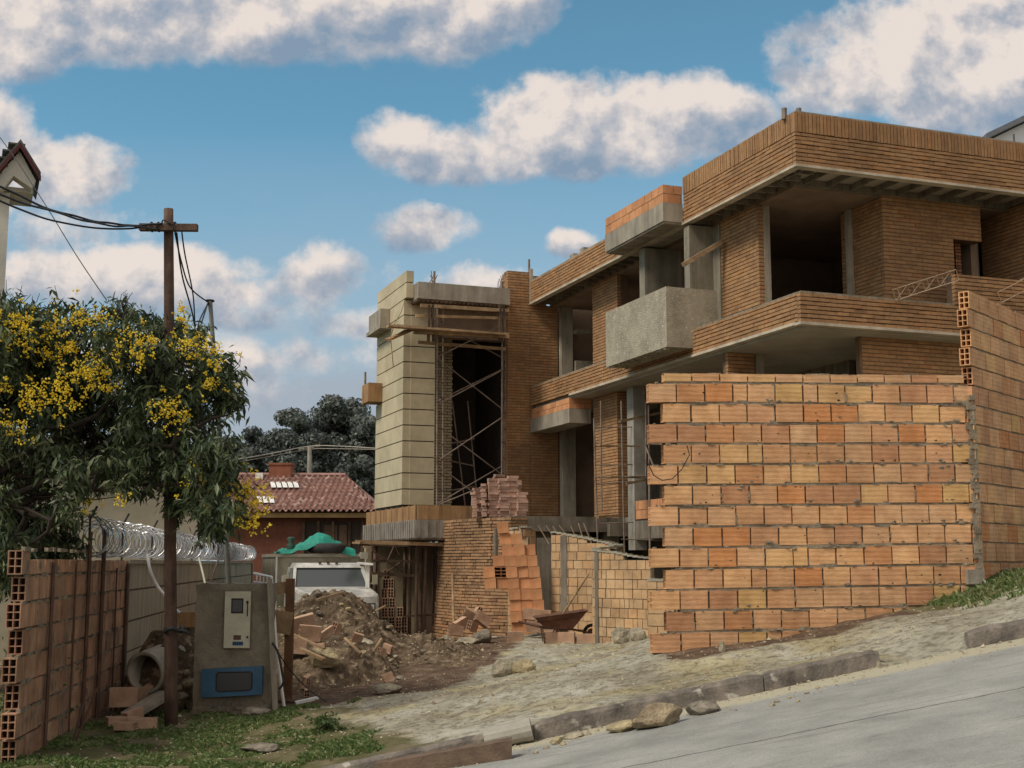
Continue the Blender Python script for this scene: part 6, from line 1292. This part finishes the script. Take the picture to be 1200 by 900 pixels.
def flowering_tree():
    rr = random.Random(77); base = Vector((at(-70, 600, 15.6).x, 15.6, 0)); base.z = gz(base.x, base.y) - .1
    root = thing('flowering_tree', 'leafy green tree with yellow blossom clusters hanging over the left wall', 'tree', base)
    blobs = [(30, 405, 62), (85, 400, 58), (140, 405, 55), (185, 415, 52), (225, 415, 38), (248, 440, 36), (-30, 430, 90), (20, 460, 60), (75, 465, 62), (130, 470, 60), (185, 475, 52), (228, 480, 44), (255, 465, 22), (60, 520, 45), (115, 525, 52), (165, 530, 50), (210, 535, 45), (240, 530, 35), (255, 590, 34), (232, 575, 34), (195, 568, 28), (150, 548, 32), (250, 615, 18), (212, 598, 18), (-20, 520, 50), (20, 620, 38), (60, 625, 32), (-10, 660, 40), (45, 650, 26), (78, 592, 22), (0, 590, 22), (262, 550, 16), (275, 470, 13), (25, 665, 26), (5, 640, 34), (75, 640, 18), (40, 600, 30), (275, 600, 14), (272, 560, 16), (70, 362, 22), (140, 365, 18), (10, 375, 22), (200, 385, 20), (35, 560, 20), (90, 555, 22)]
    tw = MB(); lv = MB(); tips = []
    hub = at(-45, 590, 15.6)
    mains = [(60, 500, 15.3), (140, 470, 15.8), (200, 520, 15.2), (100, 560, 15.0), (20, 440, 16.0), (-60, 430, 16), (60, 600, 14.8), (180, 440, 15.5), (230, 560, 15.4)]
    mt = MB(); mt.path([base, base.lerp(hub, .5) + Vector((.08, 0, 0)), hub], [.2, .16, .13], 10); mt.build('trunk', M['bark'], root, True)
    mends = []
    for x, y, Y in mains:
        q = at(x, y, Y); pts = limb(tw, hub, q, .05, .02, rr, .22); mends += pts[2:]
    for (x, y, r) in blobs:
        Y = 15.5 + rr.uniform(-.9, .9); c = at(x, y, Y); rad = r * 15.5 / F
        n = max(8, int((r ** 2) / 24))
        near = min(mends, key=lambda e: (e - c).length); pts = limb(tw, near, c, .028, .012, rr, .15, 5)
        cl = []
        for _ in range(n):
            d = Vector((rr.gauss(0, 1), rr.gauss(0, 1), rr.gauss(0, 1))).normalized() * rad * rr.random() ** .45; d.y *= 1.3
            cl.append(c + d)
        cl = [q for q in cl if noise.noise(q * 2.3) > -.28]
        for t in cl[::3]: limb(tw, pts[rr.randint(2, 5)], t, .010, .004, rr, .07, 3)
        leaves_mesh(lv, cl[::2], rr, per=15, ln=(.12, .21), wd=(.032, .052)); leaves_mesh(lv, cl[1::2], rr, per=16, ln=(.07, .14), wd=(.018, .03), droop=.45)
    for k in range(26):      # bare twigs on top
        x = rr.choice([5, 12, 20, 140, 150, 200, 270, 60]) + rr.uniform(-8, 8); c = at(x, 372 if x < 220 else 455, 15.4); limb(tw, c, c + Vector((rr.uniform(-.2, .25), 0, rr.uniform(.15, .45))), .008, .003, rr, .05, 4)
    for k in range(40):
        c = at(rr.uniform(0, 130), rr.uniform(520, 600), 15.4); limb(tw, hub.lerp(c, .4), c, .016, .006, rr, .14, 5)
    tw.build('branch', M['bark'], root); lv.build('crown', M['leaf'], root)
    fl = MB(); cl = [(20, 380, 20), (60, 385, 24), (92, 373, 18), (100, 440, 26), (72, 452, 22), (40, 467, 24), (15, 502, 18), (8, 455, 12), (195, 480, 20), (205, 487, 12), (150, 400, 16), (78, 405, 14), (122, 370, 12), (135, 392, 12), (235, 415, 16), (247, 452, 15), (212, 362, 8), (215, 375, 7), (165, 420, 14), (225, 400, 14), (238, 562, 18), (283, 572, 24), (298, 577, 17), (292, 612, 18), (286, 596, 14), (215, 398, 12), (112, 432, 18), (60, 415, 14), (30, 400, 16), (5, 385, 12), (125, 455, 10), (82, 475, 14), (255, 425, 10), (180, 400, 12), (105, 592, 8), (250, 408, 10), (140, 590, 7)]
    for (x, y, r) in cl:
        Y = 14.75 + rr.uniform(-.2, .3); c = at(x, y, Y); rad = r * Y / F * 1.15
        for _ in range(int(4 + r * r / 18)):
            d = Vector((rr.gauss(0, 1), rr.gauss(0, 1) * .6, rr.gauss(0, 1) * .75)) * rad * rr.choice((.4, .5, .62, .85)); p = c + d
            for __ in range(7):
                e = Vector((rr.gauss(0, 1), rr.gauss(0, 1), rr.gauss(0, 1))) * .022; s = rr.uniform(.010, .018); q = p + e
                a = Vector((rr.gauss(0, 1), rr.gauss(0, 1), rr.gauss(0, 1))).normalized(); b = a.cross(Vector((.3, .5, .8))).normalized(); cc = a.cross(b)
                fl.add([q + a * s, q + b * s, q + cc * s, q - a * s, q - b * s], [(0, 1, 2), (3, 2, 1), (0, 2, 4), (3, 4, 2)])
        leaves_mesh(lv2, [c + Vector((0, .1, 0))] * 2, rr, per=10) if False else None
    fl.build('blossom', M['flower'], root)
flowering_tree()
def far_tree(px, top, r, Y, label, mat, seed, dens=1.):
    rr = random.Random(seed); c = at(px, top, Y); g = -2.5; root = thing('broadleaf_tree', label, 'tree', (c.x, Y, g), 0, 'trees of the wood behind the tiled roof')
    Rr = r * Y / F; H = c.z - g; tr = MB(); mid = Vector((c.x, Y, g + H * .45)); tr.path([Vector((c.x, Y, g)), mid], [Rr * .12, Rr * .08], 8)
    lv = MB(); n = int(34 * dens); nlv = 0
    for k in range(n):
        an = rr.uniform(0, 2 * math.pi); f = rr.random(); el = rr.uniform(-.55, 1.)
        cc = Vector((c.x + math.cos(an) * Rr * (1 - max(0, el) ** 2 * .65) * rr.uniform(.4, .95), Y + math.sin(an) * Rr * .8 * rr.uniform(.3, 1), g + H * .58 + el * H * .36)); br = Rr * rr.uniform(.24, .46)
        tr.path([mid, mid.lerp(cc, .5) + Vector((rr.gauss(0, .3), 0, .3)), cc], [Rr * .04, Rr * .025, Rr * .008], 5)
        for _ in range(620):
            d = Vector((rr.gauss(0, 1), rr.gauss(0, 1), rr.gauss(0, 1))).normalized(); q = cc + Vector((d.x, d.y, d.z * .75)) * br * (rr.random() ** .45 * 1.2)
            nn = (d + Vector((rr.gauss(0, .5), rr.gauss(0, .5), rr.gauss(0, .5)))).normalized(); s = rr.uniform(.06, .17); a = nn.orthogonal().normalized(); a = (Matrix.Rotation(rr.uniform(0, 6), 3, nn) @ a) * s; b = nn.cross(a) * .6
            lv.add([q - a, q + b, q + a, q - b], [(0, 1, 2, 3)])
    tr.build('trunk', M['bark'], root); lv.build('crown', M[mat], root)
far_tree(398, 462, 46, 76, 'big grey green tree rising highest behind the tiled roof, next to the tower', 'farleaf', 1, 1.9)
far_tree(428, 480, 30, 70, 'grey green tree squeezed against the left edge of the tower', 'farleaf', 12, 1.3)
far_tree(345, 468, 28, 84, 'round topped tree standing left of the biggest one in the wood', 'farleaf', 2, 1.2)
far_tree(302, 497, 27, 88, 'lower dark tree at the left end of the wood', 'farleaf2', 3)
far_tree(330, 498, 40, 74, 'dark tree in front in the middle of the wood above the chimney', 'farleaf2', 4, 1.4)
far_tree(370, 505, 36, 70, 'dark tree low in the wood right behind the pale service pole', 'farleaf2', 13, 1.4)
far_tree(270, 508, 30, 86, 'dark tree half hidden behind the flowering tree', 'farleaf2', 5)
far_tree(425, 530, 34, 66, 'dark bushy tree beside the tower above the eaves', 'farleaf2', 6, 1.2)
far_tree(290, 520, 32, 70, 'dark bush-like tree above the left part of the tiled roof', 'farleaf2', 7, 1.2)
far_tree(225, 520, 40, 82, 'dark distant tree seen through the flowering tree by the utility pole', 'farleaf2', 8)
far_tree(150, 530, 45, 80, 'distant tree hidden deep behind the flowering tree', 'farleaf2', 9)
def grass(name, region, n, label, seed, hmax=.12):
    rr = random.Random(seed); mb = MB()
    for _ in range(n):
        x, y, d = region(rr)
        if x is None: continue
        z = surf(x, y, gz1(x, y)) - .01; h = rr.uniform(.3, 1) * hmax * d; a = rr.uniform(0, 6.3); w = rr.uniform(.004, .008); s = Vector((math.cos(a) * w, math.sin(a) * w, 0)); l = Vector((rr.gauss(0, .4), rr.gauss(0, .4), 1)) * h; p = Vector((x, y, z))
        mb.add([p - s, p + s, p + l * .6 + s * .6, p + l + Vector((rr.gauss(0, .02), rr.gauss(0, .02), -.01))], [(0, 1, 2, 3)])
    o = mb.build(name, M['grassb']); tag(o, label, 'grass', kind='stuff')
_gc = {}
def gz1(x, y):     # cached bilinear ground height
    s = .4; i, j = math.floor(x / s), math.floor(y / s); fx, fy = x / s - i, y / s - j
    def g(a, b):
        if (a, b) not in _gc: _gc[(a, b)] = gz(a * s, b * s)
        return _gc[(a, b)]
    return (g(i, j) * (1 - fx) + g(i + 1, j) * fx) * (1 - fy) + (g(i, j + 1) * (1 - fx) + g(i + 1, j + 1) * fx) * fy
def regL(rr):
    x = rr.uniform(-5.2, -1.2); y = rr.uniform(11.7, 17.1); dd = noise.fractal(Vector((x * 1.6, y * 1.6, 7)), .8, 2.1, 3)
    if (x + 2.9) * .9 + (y - 13.2) * .3 > 1.1 + dd * .9 or dd < -.12 + .1 * (y > 15.5) + .2 * max(0, x + 2.8): return None, 0, 0
    return x, y, .55 + .5 * max(0, dd) + .15
def regR(rr):
    x = rr.uniform(4.9, 9); y = rr.uniform(13.4, 17.5); dd = noise.fractal(Vector((x * 2, y * 2, 3)), .8, 2.1, 3)
    wy = corner.y + (x - corner.x) * 1.19 if x > corner.x else 15.65
    if y > wy - .1 or y < 13.9 + .25 * (5.6 - x) * .5 + dd * .5 + max(0, 5.6 - x) * 1.2: return None, 0, 0
    return x, y, .8
def regD(rr):
    x = rr.uniform(-2.2, 3); y = rr.uniform(13, 18); dd = noise.fractal(Vector((x * 1.2, y * 1.2, 17)), .8, 2.1, 3)
    if dd < .35: return None, 0, 0
    return x, y, .35
grass('grass', regL, 80000, 'short patchy green grass at the bottom left', 1, .075)
grass('grass', regR, 14000, 'green weeds and grass at the foot of the side wall', 2, .11)
grass('grass', regD, 2500, 'sparse dry tufts on the dusty verge', 3, .06)
def bush(x, y, Y, r, label, seed, mat='weed'):
    rr = random.Random(seed); c = at(x, y, Y); g = gz(c.x, Y); root = thing('weed_plant', label, 'plant', (c.x, Y, g)); m = MB(); st = MB()
    for k in range(18):
        t = Vector((c.x + rr.gauss(0, r * .5), Y + rr.gauss(0, r * .4), g + rr.uniform(.3, 1) * r)); st.tube((c.x, Y, g), t, .006, .003, 4); leaves_mesh(m, [t], rr, per=14, ln=(.04, .09), wd=(.02, .035), spread=r * .3, droop=.1)
    m.build('foliage', M[mat], root); st.build('stem', M['bark'], root)
bush(5, 800, 14.6, .8, 'leafy green bush at the far left behind the toothed wall end', 1); bush(-12, 740, 15.5, 1., 'dark bush at the left frame edge beside the wall', 4)
bush(385, 862, 14.2, .16, 'small green weed clump right of the grass at the bottom', 2); bush(262, 655, 26, .5, 'small bush behind the top of the panel wall', 3)
def pebbles():
    rr = random.Random(9); mb = MB()
    for _ in range(12000):
        x = rr.uniform(-4.5, 7.5); y = rr.uniform(12.7, 27) if rr.random() < .6 else rr.uniform(12.7, 17)
        if rr.random() < .15: y = kerb_y(x) - rr.random() ** 2 * .8; z = road_z(x, y)
        else: z = surf(x, y, gz1(x, y)) + (heap(x, y) if -5.5 < x < 1 and 17.5 < y < 26 else 0)
        if y > 15. and x > 1.7 and y < 24 : 
            if y > 15 + (x - 1.7) * .143 - .1: continue
        s = (.004 + .012 * rr.random() ** 2.5) * (1 + (y - 12) * .06) * (2. if rr.random() < .03 else 1); n0 = Vector((x, y, z + s * .2))
        P = [n0 + Vector((math.cos(a) * s * rr.uniform(.7, 1.2), math.sin(a) * s * rr.uniform(.7, 1.2), 0)) for a in (0, 1.3, 2.5, 3.8, 5.1)]; t = n0 + Vector((rr.uniform(-.3, .3) * s, 0, s * rr.uniform(.5, .9)))
        mb.add(P + [t], [(i, (i + 1) % 5, 5) for i in range(5)])
    o = mb.build('gravel', M['peb']); tag(o, 'loose small gravel and crumbs strewn over the verge', 'gravel', kind='stuff')
M['peb'] = mk('pebble', (.42, .37, .28), (.32, .27, .19), isl=[(0, (.4, .35, .3)), (.3, (.8, .7, .6)), (.7, (1, 1, .9)), (1, (1.3, 1.3, 1.2))], stain=0, bump=.3)
pebbles()
# ------------------------------------------------------------------ sky, sun, camera
W = bpy.data.worlds.new('World'); SC.world = W; W.use_nodes = True; ns, ls = W.node_tree.nodes, W.node_tree.links; bg = ns['Background']; SKY = .10
SUN_AZ = Vector((-.80, -.52, 0)).normalized(); SUN_EL = math.radians(50)
sd = Vector((SUN_AZ.x * math.cos(SUN_EL), SUN_AZ.y * math.cos(SUN_EL), math.sin(SUN_EL)))
sky = ns.new('ShaderNodeTexSky'); sky.sky_type = 'NISHITA'; sky.sun_disc = False; sky.sun_elevation = SUN_EL; sky.sun_rotation = math.atan2(sd.x, sd.y); sky.altitude = 2600; sky.dust_density = .6; sky.ozone_density = 1.5
tc = ns.new('ShaderNodeTexCoord'); sp = ns.new('ShaderNodeSeparateXYZ'); ls.new(tc.outputs['Generated'], sp.inputs[0])
def mth(op, a, b=None, c=None, clamp=False):
    n = ns.new('ShaderNodeMath'); n.operation = op; n.use_clamp = clamp
    for i, q in enumerate((a, b, c)):
        if q is None: continue
        if isinstance(q, (int, float)): n.inputs[i].default_value = q
        else: ls.new(q, n.inputs[i])
    return n.outputs[0]
ay = mth('ADD', mth('ABSOLUTE', sp.outputs['Y']), .05)
U = mth('DIVIDE', sp.outputs['X'], ay); V = mth('DIVIDE', sp.outputs['Z'], ay)
V0 = V; V = mth('ADD', V, .006); cv = ns.new('ShaderNodeCombineXYZ'); ls.new(U, cv.inputs[0]); ls.new(V, cv.inputs[1])
def wn(s, d, r, off=(0, 0, 0), sc=(1, 1, 1)):
    mp = ns.new('ShaderNodeMapping'); mp.inputs['Location'].default_value = off; mp.inputs['Scale'].default_value = sc; ls.new(cv.outputs[0], mp.inputs[0]); n = ns.new('ShaderNodeTexNoise'); n.inputs['Scale'].default_value = s; n.inputs['Detail'].default_value = d; n.inputs['Roughness'].default_value = r; ls.new(mp.outputs[0], n.inputs['Vector']); return n.outputs['Fac']
nA = wn(9, 9, .58); nB = wn(26, 7, .6, (3, 1, 0)); nC = wn(9, 8, .58, (.012, -.016, 0))
dens = None; base = None
CL = [  # px, py, rx, ry, strength
 (120, 45, 220, 62, 1.35), (330, 20, 240, 74, 1.5), (480, 45, 130, 56, 1.1), (40, 85, 90, 34, .8), (570, 20, 90, 50, .8),
 (690, 170, 125, 56, 1.3), (560, 198, 95, 34, 1.), (800, 158, 90, 40, .9), (480, 180, 45, 30, .9),
 (505, 283, 48, 26, 1.), (665, 296, 26, 18, .9), 
 (1090, 100, 165, 80, 1.7), (1180, 60, 130, 62, 1.3), (970, 120, 70, 46, 1.1), (1260, 130, 160, 90, 1.2),
 (95, 225, 70, 38, .9), (20, 180, 60, 38, .85), (60, 275, 90, 30, .35), 
 (170, 330, 60, 28, .9), (240, 328, 60, 26, .85), (70, 335, 90, 28, .7), (380, 335, 46, 32, .7), (310, 350, 60, 22, .5), (300, 325, 40, 16, .6),
 (215, 345, 70, 22, .45), (350, 375, 60, 22, .4), (470, 395, 90, 20, .35), (400, 425, 130, 24, .5), (290, 425, 80, 14, .6), (430, 390, 60, 20, .6), (560, 340, 90, 22, .35), (250, 450, 160, 34, .35), (-150, 200, 160, 120, 1.), (1500, 250, 200, 120, 1.), (-300, 380, 200, 60, .8), (600, -160, 400, 70, .9), (1000, -180, 200, 60, .8), (100, -200, 250, 80, .8)]
for px, py, rx, ry, st in CL:
    d = ray(px, py); u0, v0 = d.x / d.y, d.z / d.y; a = rx / F * 1.28; b = ry / F * 1.36
    du = mth('MULTIPLY', mth('SUBTRACT', U, u0), 1 / a); dv = mth('MULTIPLY', mth('SUBTRACT', V, v0), 1 / b)
    dvb = mth('MAXIMUM', dv, mth('MULTIPLY', dv, -1.25))     # flatter bases
    r2 = mth('ADD', mth('MULTIPLY', du, du), mth('MULTIPLY', dvb, dvb)); f = mth('MULTIPLY', mth('SUBTRACT', 1., r2), st)
    dens = f if dens is None else mth('MAXIMUM', dens, f)
    h = mth('MULTIPLY_ADD', dv, .5, .5, True); wgt = mth('POWER', mth('MAXIMUM', mth('SUBTRACT', 2.2, r2), 0.), 3.)
    hv = mth('MULTIPLY', wgt, h); base = (wgt, hv) if base is None else (mth('ADD', base[0], wgt), mth('ADD', base[1], hv))
hh = mth('DIVIDE', base[1], mth('MAXIMUM', base[0], .01))
den = mth('ADD', dens, mth('MULTIPLY', mth('SUBTRACT', nA, .5), 3.4)); den = mth('ADD', den, mth('MULTIPLY', mth('SUBTRACT', nB, .5), 1.2)); den = mth('ADD', den, mth('MULTIPLY', mth('SUBTRACT', wn(75, 5, .6), .5), .45))
mr = ns.new('ShaderNodeMapRange'); mr.interpolation_type = 'SMOOTHSTEP'; ls.new(den, mr.inputs[0]); mr.inputs[1].default_value = -.15; mr.inputs[2].default_value = .58; alpha = mth('MULTIPLY', mr.outputs[0], .93)
# thin veil lower down
vl = ns.new('ShaderNodeMapRange'); ls.new(V, vl.inputs[0]); vl.inputs[1].default_value = .34; vl.inputs[2].default_value = .12; veil = mth('MULTIPLY', vl.outputs[0], mth('MULTIPLY_ADD', wn(4, 8, .6, (1, 4, 0), (1, 2.6, 1)), 1.5, .2))
veilf = mth('MULTIPLY', veil, 1.0, clamp=True)
up_ = ns.new('ShaderNodeMapRange'); ls.new(sp.outputs['Z'], up_.inputs[0]); up_.inputs[1].default_value = .50; up_.inputs[2].default_value = .72; up_.interpolation_type = 'SMOOTHSTEP'
bk_ = ns.new('ShaderNodeMapRange'); ls.new(sp.outputs['Y'], bk_.inputs[0]); bk_.inputs[1].default_value = .15; bk_.inputs[2].default_value = -.3; bk_.interpolation_type = 'SMOOTHSTEP'
n3 = ns.new('ShaderNodeTexNoise'); n3.inputs['Scale'].default_value = 3.2; n3.inputs['Detail'].default_value = 8; ls.new(tc.outputs['Generated'], n3.inputs['Vector'])
br_ = ns.new('ShaderNodeMapRange'); ls.new(n3.outputs['Fac'], br_.inputs[0]); br_.inputs[1].default_value = .36; br_.inputs[2].default_value = .55
fill_deck = mth('MULTIPLY', mth('MAXIMUM', up_.outputs[0], bk_.outputs[0]), br_.outputs[0]); alpha = mth('MAXIMUM', alpha, fill_deck)  # unseen bright cloud overhead and behind, added to warm and lift the ambient light
lum = mth('ADD', mth('MULTIPLY', hh, 1.2), mth('MULTIPLY', mth('SUBTRACT', nC, nA), 4.6)); lum = mth('ADD', lum, mth('MULTIPLY', mth('SUBTRACT', nB, .5), .6)); lum = mth('ADD', lum, .04); lum = mth('ADD', lum, mth('MULTIPLY', mth('MAXIMUM', up_.outputs[0], bk_.outputs[0]), 1.2))
cr = ns.new('ShaderNodeValToRGB'); ls.new(lum, cr.inputs[0]); e = cr.color_ramp.elements; e.new(.5)
for i, (p_, c_) in enumerate(((.0, (.20, .27, .36)), (.42, (.36, .375, .42)), (.95, (.72, .63, .57)))): e[i].position = p_; e[i].color = (*c_, 1)
# scale cloud radiance to the sky's units (the Background strength is applied to both)
CS = 1.0
ms = ns.new('ShaderNodeMix'); ms.data_type = 'RGBA'; ms.blend_type = 'MULTIPLY'; ms.inputs[0].default_value = 1; ls.new(cr.outputs[0], ms.inputs[6]); g_ = CS / SKY; ms.inputs[7].default_value = (g_, g_, g_, 1)
tint = ns.new('ShaderNodeMix'); tint.data_type = 'RGBA'; tint.blend_type = 'MULTIPLY'; tint.inputs[0].default_value = 1; ls.new(sky.outputs[0], tint.inputs[6]); tint.inputs[7].default_value = (1.0, 1.45, 1.22, 1)
mx = ns.new('ShaderNodeMix'); mx.data_type = 'RGBA'; ls.new(alpha, mx.inputs[0]); vx = ns.new('ShaderNodeMix'); vx.data_type = 'RGBA'; ls.new(veilf, vx.inputs[0]); ls.new(tint.outputs[2], vx.inputs[6]); vx.inputs[7].default_value = (.31 / SKY, .36 / SKY, .42 / SKY, 1); ls.new(vx.outputs[2], mx.inputs[6]); ls.new(ms.outputs[2], mx.inputs[7]); ls.new(mx.outputs[2], bg.inputs[0]); bg.inputs[1].default_value = SKY
L = bpy.data.lights.new('sun', 'SUN'); L.energy = 2.5; L.angle = math.radians(15); L.color = (1, .93, .82); so = bpy.data.objects.new('sun', L); COL.objects.link(so); so.rotation_euler = (-sd).to_track_quat('-Z', 'Y').to_euler(); so.location = (0, 0, 30)
cam = bpy.data.cameras.new('camera'); cam.sensor_width = 36; cam.lens = 36 * F / 1200; cam.clip_end = 4000; cam.clip_start = .1; co = bpy.data.objects.new('camera', cam); COL.objects.link(co); co.rotation_euler = (math.pi / 2 + PT, 0, 0); SC.camera = co
SC.view_settings.view_transform = 'Standard'; SC.view_settings.look = 'None'; SC.view_settings.gamma = 1; SC.view_settings.exposure = .26
